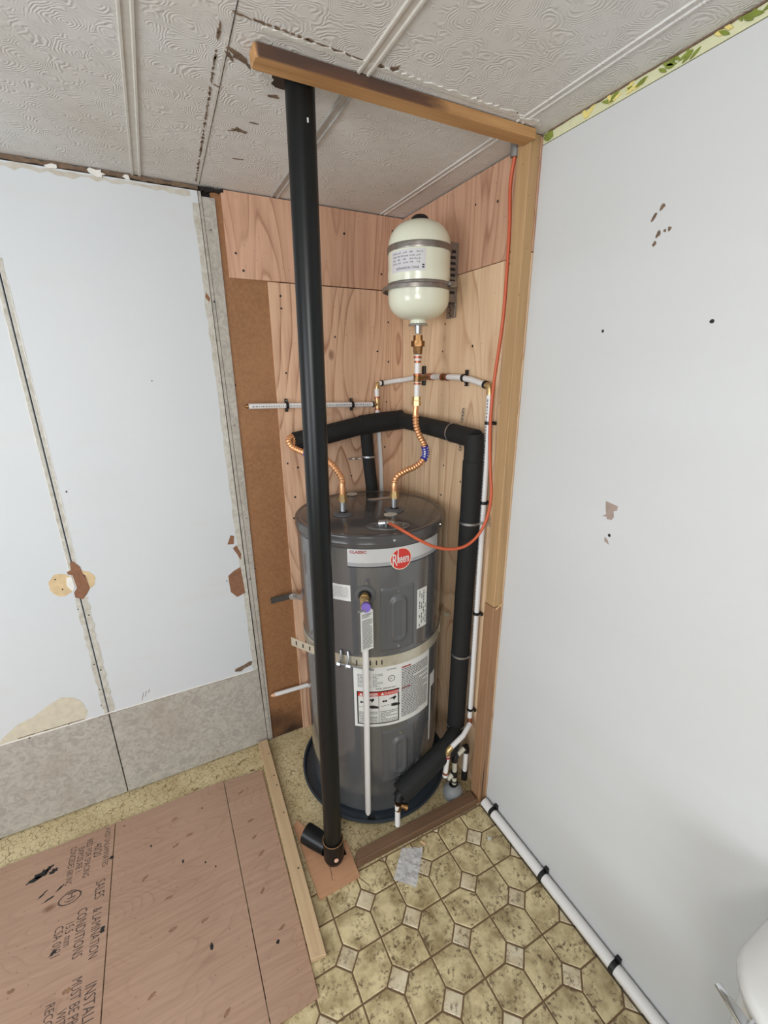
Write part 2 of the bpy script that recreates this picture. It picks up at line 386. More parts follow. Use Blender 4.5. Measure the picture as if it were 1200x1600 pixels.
# two narrow papered strips between thin dark joints
def vstrip(xb0, xb1, xt0, xt1, z0, z1, mat, d, name='trim_strip'):
    pts = [(xb0, z0), (xb1, z0), (xt1, z1), (xt0, z1)]
    return mk(name, B().prism([(x, -d, z) for x, z in pts], [(x, .011, z) for x, z in pts]), mat, wall_back, smooth=False)
vstrip(-.7100, -.6950, -.7360, -.7280, .002, zt, M['paper'], .0005)
vstrip(-.6935, -.6895, -.7263, -.6880, .002, H-.03, M['paper'], .001)
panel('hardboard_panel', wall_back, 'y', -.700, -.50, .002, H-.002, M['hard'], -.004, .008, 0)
panel('plywood_panel', wall_back, 'y', -.541, -.001, .002, 1.9425, M['ply'], .004, .012)
panel('plywood_panel', wall_back, 'y', -.668, -.001, 1.9455, H-.004, M['ply_red'], .006, .014)
panel('plywood_panel', wall_right, 'x', -.700, -.008, .002, 1.9425, M['ply2'], .004, .012)
panel('plywood_panel', wall_right, 'x', -.700, -.008, 1.9445, H-.004, M['ply_red'], .004, .012)
panel('wall_panel', wall_right, 'x', YF, -.702, .002, 2.176, M['warm'], .0, .011)
# old wallpaper left showing along the ceiling
panel('wallpaper_strip', wall_right, 'x', YF, -.702, 2.178, H-.001, M['palewp'], -.001, .008, 0)
lf = B(); ly = B(); lk = B()
def leaf(b, y, z, L, wd, a):
    P = []
    for i in range(9):
        t = i/8; P.append((t*L, wd*math.sin(PI*t)**.8))
    P += [(x, -yy) for x, yy in P[::-1][1:-1]]
    Q = []
    for x, yy in P:
        yy2 = y+x*math.cos(a)-yy*math.sin(a); zz = z+x*math.sin(a)+yy*math.cos(a); Q.append((yy2, min(2.199, max(2.1785, zz))))
    return Q
for y0, mode in ((-.725, 0), (-.83, 1), (-.89, 2), (-.935, 2), (-1.02, 0), (-1.04, 0), (-1.12, 2), (-1.16, 0), (-1.24, 1), (-1.30, 0), (-1.42, 1), (-1.55, 0), (-1.63, 2)):
    for q in range(5):
        pol = leaf(None, y0+random.uniform(-.012, .012), 2.183+random.uniform(-.004, .008), random.uniform(.018, .034), random.uniform(.0025, .0045), math.radians(random.choice((20, 35, 150, 165, 60))))
        tgt = (lf if mode == 0 or (mode == 2 and q % 2) else ly)
        decal('x', pol, -.0005+q*.0001, .0009+q*.00015, tgt)
        decal('x', [(y0+(yy-y0)*1.0, zz) for yy, zz in pol], -.0005, .0006+q*.0001, lk)
mk('leaf_print', lf, M['greenleaf'], wall_right, smooth=False, kind='stuff')
mk('leaf_print', ly, M['yellowleaf'], wall_right, smooth=False, kind='stuff')
# torn dark line between ceiling and walls
b = B(); decal('x', ribbon((-.72, 2.1985), (-1.9, 2.1985), .002, .0032, 90, .9), -.002, .0022, b)
mk('torn_edge', b, M['torn'], wall_right, smooth=False, kind='stuff')
b = B(); decal('y', ribbon((-1.95, 2.192), (-.735, 2.192), .008, .007, 80, .6), -.009, .001, b); mk('torn_edge', b, M['torn'], wall_back, smooth=False, kind='stuff')
b = B()
decal('y', blob(-1.005, 2.187, .022, .009, 12, .4), -.002, .006, b); decal('y', blob(-.93, 2.189, .009, .006, 10), -.002, .005, b); decal('y', blob(-1.11, 2.186, .012, .007, 10, .4), -.002, .005, b)
mk_each('caulk_blob', b, M['caulk'], wall_back, smooth=False)
b = B(); decal('y', ribbon((-1.9, 2.176), (-.76, 2.176), .007, .012, 60, .9), -.002, .0006, b); mk('old_paint_edge', b, M['paper_stain'], wall_back, smooth=False, kind='stuff')
# exposed old paper beside the seam of the left wall
b = B()
decal('y', ribbon((-1.2855, .405), (-1.2855, .90), .016, .0, 26, .4), -.001, .0007, b); decal('y', ribbon((-1.2795, .405), (-1.2795, .90), .0, .021, 26, .5), -.001, .0007, b)
decal('y', ribbon((-1.2855, .97), (-1.2855, 1.95), .011, .0, 40, .35), -.001, .0007, b); decal('y', ribbon((-1.2795, .97), (-1.2795, 1.95), .0, .012, 40, .35), -.001, .0007, b)
decal('y', ribbon((-.7195, .402), (-.7375, 2.15), .022, .0, 60, .22), -.001, .0007, b)
mk('exposed_paper', b, M['paper_old'], wall_back, smooth=False, kind='stuff')
b = B()
for sg in (-1, 1): decal('y', ribbon((-1.2825+sg*.013, .98), (-1.2825+sg*.013, 1.9), .0016, .0016, 60, .9), -.001, .0009, b)
mk('paint_ridge', b, M['caulk'], wall_back, smooth=False, kind='stuff')
b = B(); decal('y', [(-1.62, .402), (-1.60, .43), (-1.55, .468), (-1.50, .482), (-1.455, .51), (-1.41, .53), (-1.375, .515), (-1.355, .49), (-1.345, .44), (-1.36, .402)], -.001, .0007, b)
mk('bare_patch', b, M['beige'], wall_back, smooth=False)
b = B(); decal('y', blob(-1.325, .962, .034, .042, 26, .05), -.001, .0009, b); decal('y', blob(-1.258, .965, .03, .036, 20, .12), -.001, .0006, b); mk_each('glue_ring', b, M['glue'], wall_back, smooth=False)
b = B(); decal('y', [(-1.296, .905), (-1.296, .925), (-1.285, .94), (-1.288, .99), (-1.30, .995), (-1.302, 1.004), (-1.289, 1.01), (-1.288, 1.035), (-1.278, 1.04), (-1.262, 1.015), (-1.259, .99), (-1.252, .975), (-1.249, .93), (-1.262, .91), (-1.275, .895)], -.001, .0014, b)
mk_each('chipped_patch', b, M['chip'], wall_back, smooth=False)
b = B(); decal('y', [(-1.312, .955), (-1.307, .985), (-1.292, .985), (-1.290, .945), (-1.298, .93)], -.001, .0018, b); mk('caulk_patch', b, M['caulk'], wall_back, smooth=False)
b = B()
decal('y', [(-.792, .845), (-.79, .80), (-.768, .772), (-.735, .783), (-.742, .90), (-.770, .888), (-.792, .872)], -.001, .0012, b)
decal('y', [(-.780, 1.005), (-.757, 1.002), (-.752, 1.035), (-.765, 1.04)], -.001, .0012, b)
decal('y', [(-.762, .985), (-.748, .955), (-.738, .93), (-.733, .955), (-.747, .995)], -.001, .0012, b)
decal('y', [(-.752, 1.882), (-.741, 1.868), (-.737, 1.88), (-.748, 1.897)], -.001, .0012, b)
mk_each('chipped_patch', b, M['chip'], wall_back, smooth=False)
b = B(); decal('y', [(-.815, .425), (-.812, .437), (-.775, .445), (-.752, .455), (-.738, .452), (-.745, .435), (-.775, .428), (-.79, .418)], -.001, .0012, b); mk_each('chipped_patch', b, M['torn'], wall_back, smooth=False)
b = B(); decal('y', ribbon((-1.9, .4035), (-.745, .4035), .007, .0005, 70, .55), -.001, .0014, b); mk('caulk_line', b, M['caulk'], wall_back, smooth=False, kind='stuff')
b = B(); decal('y', ribbon((-1.56, .4125), (-1.36, .4125), .002, .002, 14, .9), -.001, .0022, b); decal('y', ribbon((-1.315, .402), (-1.27, .403), .002, .0015, 6, .6), -.001, .0024, b); mk('crack', b, M['torn'], wall_back, smooth=False, kind='stuff')
b = B()
for q in range(3): decal('y', ribbon((-1.168+q*.013, .42+q*.012), (-1.158+q*.011, .452+q*.004), .0008, .0012, 5, .8), -.001, .0009, b)
mk('scratch', b, M['torn'], wall_back, smooth=False, kind='stuff')
# holes and nails
def holes(parent, pl, pts, rr, d, name='nail_hole', mat='ink'):
    b = B()
    for (a, z) in pts: decal(pl, blob(a, z, rr*random.uniform(.7, 1.2), rr*random.uniform(.7, 1.3), 8, .15), d-.001, d+.0008, b)
    return mk(name, b, M[mat], parent, smooth=False, kind='stuff')
holes(wall_back, 'y', [(-1.338, .985), (-1.325, .945), (-1.256, .98), (-1.297, .86), (-1.27, .83), (-1.29, .63), (-1.275, .60), (-1.293, .52), (-.71, .84), (-.8, .852), (-1.30, .45), (-1.25, 1.28), (-.725, 1.87), (-.71, 2.08), (-.70, 1.1), (-.95, 1.62), (-1.41, .41), (-1.53, .40), (-.705, 1.46), (-.722, .6)], .0025, .001)
holes(wall_back, 'y', [(-.69+.004*math.sin(z*9), z) for z in (.5, .62, .75, .88, 1.03, 1.2, 1.38, 1.6, 1.83, 2.1, 1.95)], .0035, -.003)
holes(wall_back, 'y', [(-.25, 2.12), (-.44, 2.13), (-.425, 2.12), (-.64, 2.02), (-.42, 2.04), (-.40, 1.97), (-.05, 2.15), (-.1, 2.0), (-.62, 1.97)], .004, .006)
holes(wall_back, 'y', [(-.5, 1.86), (-.5, 1.9), (-.5, 1.64), (-.52, 1.3), (-.48, 1.28), (-.36, 1.25), (-.08, 1.52), (-.09, 1.33), (-.07, 1.83), (-.11, 1.15), (-.5, 1.16), (-.51, 1.07), (-.06, 1.42), (-.3, 1.77), (-.05, 1.9), (-.07, 1.68), (-.12, 1.72), (-.25, 1.22), (-.34, 1.12)], .004, .004)
holes(wall_right, 'x', [(-.615, 1.96), (-.62, 1.93), (-.625, 1.91), (-.31, 1.80), (-.3, 1.96), (-.29, 1.62), (-.62, 1.55), (-.48, 1.34), (-.33, 1.3), (-.32, 1.18), (-.44, 1.26), (-.31, 1.42), (-.47, 1.72), (-.30, 1.71), (-.61, 1.22), (-.55, 2.1), (-.45, 2.12), (-.1, 1.72), (-.12, 1.4), (-.62, .72)], .0042, .004)
holes(wall_right, 'x', [(-.947, 1.731), (-1.18, 1.731), (-1.045, 1.256), (-1.036, 1.322)], .004, .0)
b = B()
for (a, z, rx, rz, rt) in ((-1.045, 1.952, .006, .009, .5), (-1.03, 1.938, .005, .012, .6), (-1.067, 1.909, .005, .006, 0), (-1.058, 1.908, .004, .004, 0), (-1.045, 1.905, .006, .008, .3), (-1.040, 1.889, .005, .007, .6)):
    decal('x', blob(a, z, rx*.7, rz*.75, 9, .3, rt), -.001, .0009, b)
mk('nail_scar', b, M['torn'], wall_right, smooth=False, kind='stuff')
b = B()
decal('x', [(-1.022, 1.338), (-1.055, 1.333), (-1.054, 1.322), (-1.046, 1.318), (-1.049, 1.305), (-1.045, 1.296), (-1.032, 1.294), (-1.030, 1.300), (-1.018, 1.298), (-1.028, 1.306), (-1.024, 1.322)], -.001, .0009, b)
decal('x', [(-1.034, 1.248), (-1.042, 1.243), (-1.048, 1.232), (-1.034, 1.237)], -.001, .0009, b)
mk_each('chipped_patch', b, plain('grey_brown_chip', (158, 140, 130), .8, 0, .1), wall_right, smooth=False)

# ------------------------------------------------------------ ceiling panels, battens, scars
xs = [XL, -2.521, -2.117, -1.713, -1.309, -.903, -.497, -.094, 0.010]
for i in range(len(xs)-1):
    g = .0012
    mk('ceiling_panel', B().box(xs[i]+g, xs[i+1]-g, YF, .010, H, H+.008), M['ceil'], ceiling, smooth=False)
def batten(x, y0, y1, wd, hh, mat):
    pr = [(-.5, 0), (-.46, -hh), (-.30, -hh), (-.22, -hh*.35), (.22, -hh*.35), (.30, -hh), (.46, -hh), (.5, 0)]
    b = B(); b.prism([(x+a*wd, y0, H+z) for a, z in pr], [(x+a*wd, y1, H+z) for a, z in pr])
    return mk('ceiling_batten', b, mat, ceiling, smooth=False)
for x in (-2.521, -2.117, -1.713, -1.309, -.903): batten(x, YF, -.002, .026, .004, M['batten'])
batten(-.497, YF, -.7195, .027, .0045, M['batten']); batten(-.497, -.674, -.008, .026, .0045, M['batten_gray'])
batten(-.094, YF, -.7195, .022, .003, M['ceil']); batten(-.094, -.674, -.008, .022, .003, M['ceil'])
b = B()
rnd = random.Random(11)
for (p, q, wd_, n) in (((-.764, -.732), (-.7415, -.02), .0022, 60), ((-.745, -.765), (-.42, -.748), .0022, 26), ((-.44, -.746), (-.10, -.738), .002, 24)):
    p = Vector(p); q = Vector(q); an = math.atan2((q-p).y, (q-p).x)
    for i in range(n):
        c_ = p.lerp(q, (i+rnd.random()*.8)/n); L_ = (q-p).length/n
        if rnd.random() < .12: continue
        decal('c', blob(c_.x, c_.y, L_*rnd.uniform(.3, .75), wd_*rnd.uniform(.4, 1.4), 9, .45, an+rnd.uniform(-.25, .25)), -.001, .0012, b)
for (x, y, rx, ry, rt) in ((-.676, -.392, .016, .008, .3), (-.69, -.385, .01, .003, 2.6), (-.655, -.235, .014, .0022, -.2), (-.738, -.655, .012, .004, 1.0), (-.725, -.662, .022, .007, .7), (-.70, -.64, .006, .003, 1.2), (-.65, -.44, .008, .002, 0), (-.635, -.565, .010, .006, 0), (-.745, -.55, .006, .002, .3), (-.45, -.755, .006, .012, .4), (-.475, -.748, .004, .01, 0), (-.13, -.74, .012, .006, .5)):
    decal('c', blob(x, y, rx, ry, 12, .5, rt), -.001, .0012, b)
mk('torn_scar', b, M['torn'], ceiling, smooth=False, kind='stuff')
b = B(); decal('c', ribbon((-.75, -.7), (-.7385, -.02), .0, .012, 60, .5), -.001, .0007, b); decal('c', ribbon((-.70, -.748), (-.09, -.736), .004, .014, 70, .7), -.001, .002, b)
decal('c', blob(-.075, -.738, .03, .010, 14, .4), -.001, .004, b)
mk('paint_scar', b, plain('flaking_ceiling_paint', (204, 200, 192), .7, 0, .1, .5, 120), ceiling, smooth=False, kind='stuff')
b = B(); decal('c', ribbon((-.7475, -.9), (-.731, -.01), .0008, .0008, 8, .3), -.001, .0009, b); mk('pencil_line', b, M['ink'], ceiling, smooth=False, kind='stuff')
b = B(); decal('y', ribbon((-.73, 2.188), (-.66, 2.19), .010, .006, 14, .7), -.004, .0065, b); mk('dark_gap_stain', b, M['dark'], wall_back, smooth=False, kind='stuff')

# ------------------------------------------------------------ patterned vinyl pieces
P_ = .1105; Xo, Yo = -.135, -1.019; cut = .0365; gp = .0042
def clip(poly, a, b_, c_):  # keep a*x+b*y<=c
    out = []
    for i in range(len(poly)):
        p, q = poly[i], poly[(i+1) % len(poly)]; dp = a*p[0]+b_*p[1]-c_; dq = a*q[0]+b_*q[1]-c_
        if dp <= 0: out.append(p)
        if dp*dq < 0: t = dp/(dp-dq); out.append((p[0]+t*(q[0]-p[0]), p[1]+t*(q[1]-p[1])))
    return out
def inset(poly, g):
    cx = sum(p[0] for p in poly)/len(poly); cy = sum(p[1] for p in poly)/len(poly); n = len(poly); out = []
    for i in range(n):
        a, b_, c_ = Vector(poly[i-1]), Vector(poly[i]), Vector(poly[(i+1) % n])
        d1 = (b_-a).normalized(); d2 = (c_-b_).normalized(); n1 = Vector((-d1.y, d1.x)); n2 = Vector((-d2.y, d2.x))
        if n1.dot(Vector((cx, cy))-b_) < 0: n1 = -n1
        if n2.dot(Vector((cx, cy))-b_) < 0: n2 = -n2
        s = n1+n2; q = s/(max(.3, 1+n1.dot(n2))); out.append(tuple(b_+q*g))
    return out
mk('vinyl_backing', B().box(XL, -.0, YF, -.706, 0, .0014), M['grout'], floor, smooth=False)
rest = {'tile': B(), 'tile_small': B()}; cache = {}
for i in range(-29, 3):
    for j in range(-25, 5):
        for typ in ('cell', 'sq'):
            if typ == 'sq':
                if (i+j) % 2: continue
                x, y = Xo+P_*i, Yo+P_*j
                poly = [(x-cut, y), (x, y-cut), (x+cut, y), (x, y+cut)]; mt = 'tile_small'
            else:
                x0, y0, x1, y1 = Xo+P_*i, Yo+P_*j, Xo+P_*(i+1), Yo+P_*(j+1)
                if (i+j) % 2 == 0: poly = [(x0+cut, y0), (x1, y0), (x1, y1-cut), (x1-cut, y1), (x0, y1), (x0, y0+cut)]
                else: poly = [(x0, y0), (x1-cut, y0), (x1, y0+cut), (x1, y1), (x0+cut, y1), (x0, y1-cut)]
                mt = 'tile'
            full = len(poly)
            pc = clip(clip(clip(clip(poly, 1, 0, -.0015), 0, 1, -.7075), -1, 0, -XL), 0, -1, -YF)
            if len(pc) < 3: continue
            cx = sum(p[0] for p in pc)/len(pc); cy = sum(p[1] for p in pc)/len(pc)
            if max(abs(p[0]-q[0]) for p in pc for q in pc) < .01 or max(abs(p[1]-q[1]) for p in pc for q in pc) < .01: continue
            if cx < -.86 and cy > -.90: continue            # under the plywood sheets
            pi = inset(pc, gp)
            zb, zt_ = .0014, .0026+random.uniform(-.0002, .0003)
            near = cx > -1.15 and cy > -1.62
            org = Vector((cx, cy, 0))
            bb = B().prism([(p[0], p[1], zb) for p in inset(poly, gp*.55)] if len(pc) == full and abs(sum(p[0]+p[1] for p in pc)-sum(p[0]+p[1] for p in poly)) < 1e-6 else [(p[0], p[1], zb) for p in inset(pc, gp*.55)], [(p[0], p[1], zt_) for p in pi])
            if not near: rest[mt].add(bb.v, bb.f); continue
            whole = all(abs(p[0]-q[0])+abs(p[1]-q[1]) < 1e-9 for p, q in zip(pc, poly)) and len(pc) == full
            key = (typ, (i+j) % 2) if whole else None
            if key and key in cache:
                o = cache[key].copy(); C.objects.link(o); o.location = org
            else:
                bb.v = [v-org for v in bb.v]
                o = mk('floor_tile' if typ == 'cell' else 'inset_tile', bb, M[mt], floor, smooth=False); o.location = org
                if key: cache[key] = o
mk('distant_tiles', rest['tile'], M['tile'], floor, smooth=False, kind='stuff')
mk('distant_inset_tiles', rest['tile_small'], M['tile_small'], floor, smooth=False, kind='stuff')

# ------------------------------------------------------------ framing lumber
b = B().prism([(-.700, -.719, H-.0225), (-.706, -.712, H-.0225), (-.706, -.680, H-.0225), (-.700, -.675, H-.0225), (-.0395, -.675, H-.0225), (-.0395, -.719, H-.0225)],
              [(-.702, -.719, H-.002), (-.708, -.714, H-.002), (-.708, -.680, H-.002), (-.702, -.675, H-.002), (-.0395, -.675, H-.002), (-.0395, -.719, H-.002)])
hd = tag(mk('ceiling_header', b, M['header'], org=(-.37, -.697, H-.022), smooth=False, bevel=.0015), 'narrow wooden header board across ceiling, dark stained at its left end', 'board')
post = thing('wall_stud', 'upright wooden stud between plywood closet side and white right wall', 'stud', (-.019, -.68, 0))
b = B().box(-.0385, -.0055, -.701, -.655, .885, H-.002); mk('upper_stud', b, M['lumber'], post, smooth=False, bevel=.002)
b = B().prism([(-.041, -.702, .003), (-.0055, -.702, .003), (-.0055, -.653, .003), (-.041, -.653, .003)], [(-.0395, -.701, .883), (-.0055, -.701, .883), (-.0055, -.654, .883), (-.0395, -.654, .883)])
mk('lower_stud', b, M['lumber_low'], post, smooth=False, bevel=.002)
b = B()
for q in range(7):
    x = -.030+q*.0045; z = .873+q*.0025; b.prism([(x, -.7025, z), (x+.006, -.7025, z+.004), (x+.004, -.7005, z+.003)], [(x-.001, -.7025, z+.006+q*.001), (x+.008, -.706, z+.010), (x+.004, -.7005, z+.008)])
mk_each('splinter', b, M['ply_edge'], post, smooth=False)
b = B(); b.prism([(-.024, -.7022, .22), (-.0225, -.7022, .10), (-.024, -.7022, .004), (-.0265, -.7022, .1)], [(-.024, -.7028, .22), (-.0225, -.7028, .10), (-.024, -.7028, .004), (-.0265, -.7028, .1)])
mk('split', b, M['ink'], post, smooth=False)
b = B().prism([(-.5640, -.700, .003), (-.05, -.706, .003), (-.05, -.660, .003), (-.5560, -.660, .003)], [(-.5600, -.700, .036), (-.05, -.706, .036), (-.05, -.662, .036), (-.5500, -.662, .036)])
tag(mk('bottom_plate', b, M['plate'], org=(-.3, -.68, 0), smooth=False, bevel=.002), 'dark brown wooden floor plate in front of the water heater', 'board')
b = B().prism([(-.757, -.0135, .0095), (-.715, -.0135, .0095), (-.742, -.882, .0095), (-.786, -.874, .0095)], [(-.757, -.0135, .0275), (-.715, -.0135, .0275), (-.742, -.882, .0245), (-.786, -.874, .0245)])
st = thing('floor_strip', 'pale narrow wooden strip lying on floor beside the plywood sheets', 'board', (-.75, -.45, 0))
mk('strip_board', b, M['strip'], st, smooth=False, bevel=.0015)
b = B().prism([(-.752, -.0135, .0), (-.72, -.0135, .0), (-.746, -.872, .0026), (-.78, -.866, .0026)], [(-.752, -.0135, .0095), (-.72, -.0135, .0095), (-.746, -.872, .0095), (-.78, -.866, .0095)])
mk('strip_shim', b, M['strip'], st, smooth=False)
b = B()
for (x, y) in ((-.728, -.1), (-.735, -.22), (-.74, -.40), (-.748, -.62), (-.735, -.27)): decal('f', blob(x, y, .0025, .0025, 8), .0266, .0284, b)
mk('nail_hole', b, M['ink'], st, smooth=False, kind='stuff')
# subfloor sheets
def sheet(poly, z0, z1, mat, label, name='plywood_sheet'):
    cx = sum(p[0] for p in poly)/len(poly); cy = sum(p[1] for p in poly)/len(poly)
    b = B().prism([(x, y, z0) for x, y in poly], [(x, y, z1) for x, y in poly])
    return tag(mk(name, b, M[mat], org=(cx, cy, z0), smooth=False, bevel=.0008), label, 'plywood', 'plywood sheets laid on the floor')
shA = sheet([(-2.5, -.13), (-1.322, -.131), (-1.322, -1.6), (-2.5, -1.6)], .003, .010, 'sheet', 'plywood floor sheet with black stamped lettering, leftmost')
shB = sheet([(-1.3195, -.131), (-.9275, -.131), (-.9225, -.955), (-1.3195, -.955)], .003, .010, 'sheet', 'wide middle plywood floor sheet with knots, no lettering')
shC = sheet([(-.925, -.137), (-.772, -.152), (-.790, -.953), (-.920, -.955)], .003, .010, 'sheet', 'narrow right plywood floor sheet beside the pale strip')
for sh, pts in ((shB, [(-1.12, -.22), (-1.12, -.33), (-1.15, -.50), (-1.07, -.31), (-1.22, -.40), (-1.05, -.62), (-1.14, -.60), (-1.20, -.74), (-1.02, -.87)]), (shC, [(-.87, -.22), (-.86, -.36), (-.85, -.50), (-.87, -.62), (-.84, -.75), (-.86, -.43)])):
    b = B()
    for (x, y) in pts: decal('f', blob(x, y, .012, .005, 14, .25, random.uniform(0, .9)), .0095, .0103, b)
    mk('knot', b, plain('plywood_knot', (136, 102, 80), .75, 0, .25, 0, 150), sh, smooth=False, kind='stuff')
b = B()
for (x, y, a, c_) in ((-1.10, -.40, .004, .006), (-1.04, -.70, .005, .009), (-.86, -.78, .006, .005), (-1.0, -.47, .003, .004), (-1.03, -.44, .003, .004), (-1.20, -.29, .003, .005), (-1.02, -.22, .003, .003), (-1.29, -.16, .002, .003)): decal('f', blob(x, y, a, c_, 9, .3), .0095, .0105, b)
mk('dark_speck', b, M['ink'], shB, smooth=False, kind='stuff')
b = B()
for (x, y, rx, ry, rt) in ((-1.535, -.222, .018, .013, .3), (-1.555, -.232, .022, .008, .2), (-1.515, -.212, .012, .007, .9), (-1.50, -.228, .012, .008, .2), (-1.47, -.30, .014, .003, .6), (-1.52, -.30, .012, .003, .7), (-1.50, -.325, .014, .003, .3), (-1.46, -.50, .010, .005, .5), (-1.335, -.50, .008, .009, 0), (-1.325, -.27, .006, .006, 0)): decal('f', blob(x, y, rx, ry, 16, .45, rt), .0095, .0104, b)
mk('tar_stain', b, M['ink'], shA, smooth=False, kind='stuff', label='black tar stains')
b = B()
for (x, y, rx, ry) in ((-1.41, -.62, .012, .007), (-1.46, -.78, .014, .012), (-1.55, -.55, .01, .006), (-1.43, -.86, .012, .014)): decal('f', blob(x, y, rx, ry, 14, .3), .0095, .0102, b)
mk('knot', b, plain('stained_knot', (132, 98, 74), .7, 0, .3, 0, 150), shA, smooth=False, kind='stuff')
tb = B()
def stamp(txt, x, y, size, sx=1.0):
    size *= 1.12
    text_bm(txt, size, lambda a, b_: Vector((x+b_, y-a, .0103)), 'LEFT', sx*.80, tb)
stamp('AVED UNLAMINATED', -1.352, -.140, .022, .8); stamp('SALES', -1.366, -.335, .036, .75); stamp('& LAMINATION', -1.366, -.425, .032, .72); stamp('INSTALLATION', -1.366, -.63, .036, .8); stamp('LAST FOR', -1.366, -.86, .036, .8)
stamp('40/20', -1.383, -.190, .032, .8)
stamp('RED FOR SPACING', -1.409, -.158, .024, .8); stamp('CONDITIONS', -1.409, -.405, .034, .75); stamp('MUST BE PROTECTED', -1.400, -.60, .032, .72)
stamp('EXPOSURE 1', -1.433, -.178, .024, .8); stamp('15.5 mm', -1.437, -.43, .028, .8); stamp('WITH OPEN ROOF', -1.427, -.66, .028, .75); stamp('INSTALLED', -1.427, -.88, .026, .8)
stamp('CONCEDES 680 INC', -1.458, -.165, .024, .72); stamp('CSA 0121', -1.466, -.43, .030, .8); stamp('RECOMMENDED', -1.457, -.63, .028, .85)
stamp('150', -1.52, -.72, .034, .8); stamp('TM', -1.52, -.82, .032, .8)
stamp('(H)', -1.445, -.325, .030, 1.1)
for rr in (1.0,):
    n = 28
    for i in range(n):
        a0, a1 = 2*PI*i/n, 2*PI*(i+1)/n
        g = lambda a, q: Vector((-1.438+.033*q*math.cos(a), -.352+.020*q*math.sin(a), .0103))
        tb.add([g(a0, 1), g(a1, 1), g(a1, .86), g(a0, .86)], [(0, 1, 2, 3)])
mk('stamped_lettering', tb, plain('faded_stamp_ink', (76, 60, 54), .7, 0, .3, 0, 200), shA, smooth=False, kind='stuff')
# patch around the drain pipe with a square notch
pp = [(-.7185, -.455), (-.712, -.7315), (-.5665, -.728), (-.562, -.60), (-.582, -.583), (-.578, -.643), (-.644, -.645), (-.648, -.552), (-.66, -.53), (-.70, -.44)]
b = B().prism([(x, y, .0032) for x, y in pp], [(x, y, .011) for x, y in pp])
pt = tag(mk('plywood_patch', b, M['patch'], org=(-.65, -.6, .003), smooth=False), 'small reddish plywood patch with square notch under black drain pipe', 'plywood')
b = B().box(-.655, -.572, -.652, -.545, .0002, .0028); mk('floor_opening', b, M['dark'], floor, smooth=False)
b = B(); decal('f', ribbon((-.655, -.70), (-.644, -.645), .0007, .0007, 4, .2), .0105, .0113, b); decal('f', ribbon((-.549, -.765), (-.575, -.718), .0008, .0008, 4, .2), .0026, .0034, b)
mk('saw_kerf', b, M['ink'], pt, smooth=False, kind='stuff')

# ------------------------------------------------------------ drain pan and water heater
HX, HY, R = -.312, -.315, .264
pan = tag(mk('drain_pan', B().lathe([(.0, .003), (.296, .003), (.3005, .006), (.306, .026), (.311, .027), (.311, .0295), (.3035, .030), (.2975, .009), (.0, .008)], (HX, HY-.002), 96), M['pan'], org=(HX, HY, 0)), 'round dark drain pan on the floor under grey water heater', 'drain pan')
b = B().lathe([(0, .0095), (.013, .0095), (.016, .011), (.013, .0125), (.009, .0105), (0, .0105)], (HX+.285*math.cos(math.radians(-118)), HY+.285*math.sin(math.radians(-118))), 20)
mk('drain_port', b, M['black'], pan)
def onR(th, z, rr=R): a = math.radians(th); return Vector((HX+rr*math.cos(a), HY+rr*math.sin(a), z))
wh = thing('water_heater', 'tall grey cylindrical electric water heater in the plywood closet corner', 'water heater', (HX, HY, .01))
prof = [(.0, .012), (.256, .012), (.262, .02), (R, .03), (R, .73), (R-.001, .7345), (R, .739), (R, 1.118), (R-.004, 1.121), (0, 1.121)]
body = mk('tank_body', B().lathe(prof, (HX, HY), 120), M['heater'], wh)
prof = [(0, 1.1655), (.243, 1.1640), (.249, 1.1618), (.2555, 1.1640), (.262, 1.1640), (.2675, 1.160), (.2685, 1.154), (.2680, 1.140), (.2690, 1.137), (.2690, 1.134), (.2675, 1.131), (.2668, 1.1235), (R+.0005, 1.1215), (0, 1.1215)]
lid = mk('top_lid', B().lathe(prof, (HX, HY), 120), M['lid'], wh)
def cpatch(b, t0, t1, z0, z1, rr=R+.0006, nt=None, nz=1, th=.0006, inner=R-.0008):
    nt = nt or max(2, int((t1-t0)/2)); vs = []; fs = []
    for j in range(nz+1):
        for i in range(nt+1):
            vs.append(onR(t0+(t1-t0)*i/nt, z0+(z1-z0)*j/nz, rr))
    for j in range(nz):
        for i in range(nt):
            a = j*(nt+1)+i; fs.append((a, a+1, a+nt+2, a+nt+1))
    b.add(vs, fs)
    for (za, t_a, zb, t_b, n) in ((z0, t0, z0, t1, nt), (z1, t0, z1, t1, nt), (z0, t0, z1, t0, 1), (z0, t1, z1, t1, 1)):
        for i in range(n):
            ta = t_a+(t_b-t_a)*i/n; tb_ = t_a+(t_b-t_a)*(i+1)/n; zz0 = za+(zb-za)*i/n; zz1 = za+(zb-za)*(i+1)/n
            b.add([onR(ta, zz0, rr), onR(tb_, zz1, rr), onR(tb_, zz1, inner), onR(ta, zz0, inner)], [(0, 1, 2, 3)])
    return b
DEG = 180/PI/R
def cmap(t0, z0, rr=R+.0012): return lambda x, y: onR(t0+x*DEG, z0+y, rr)
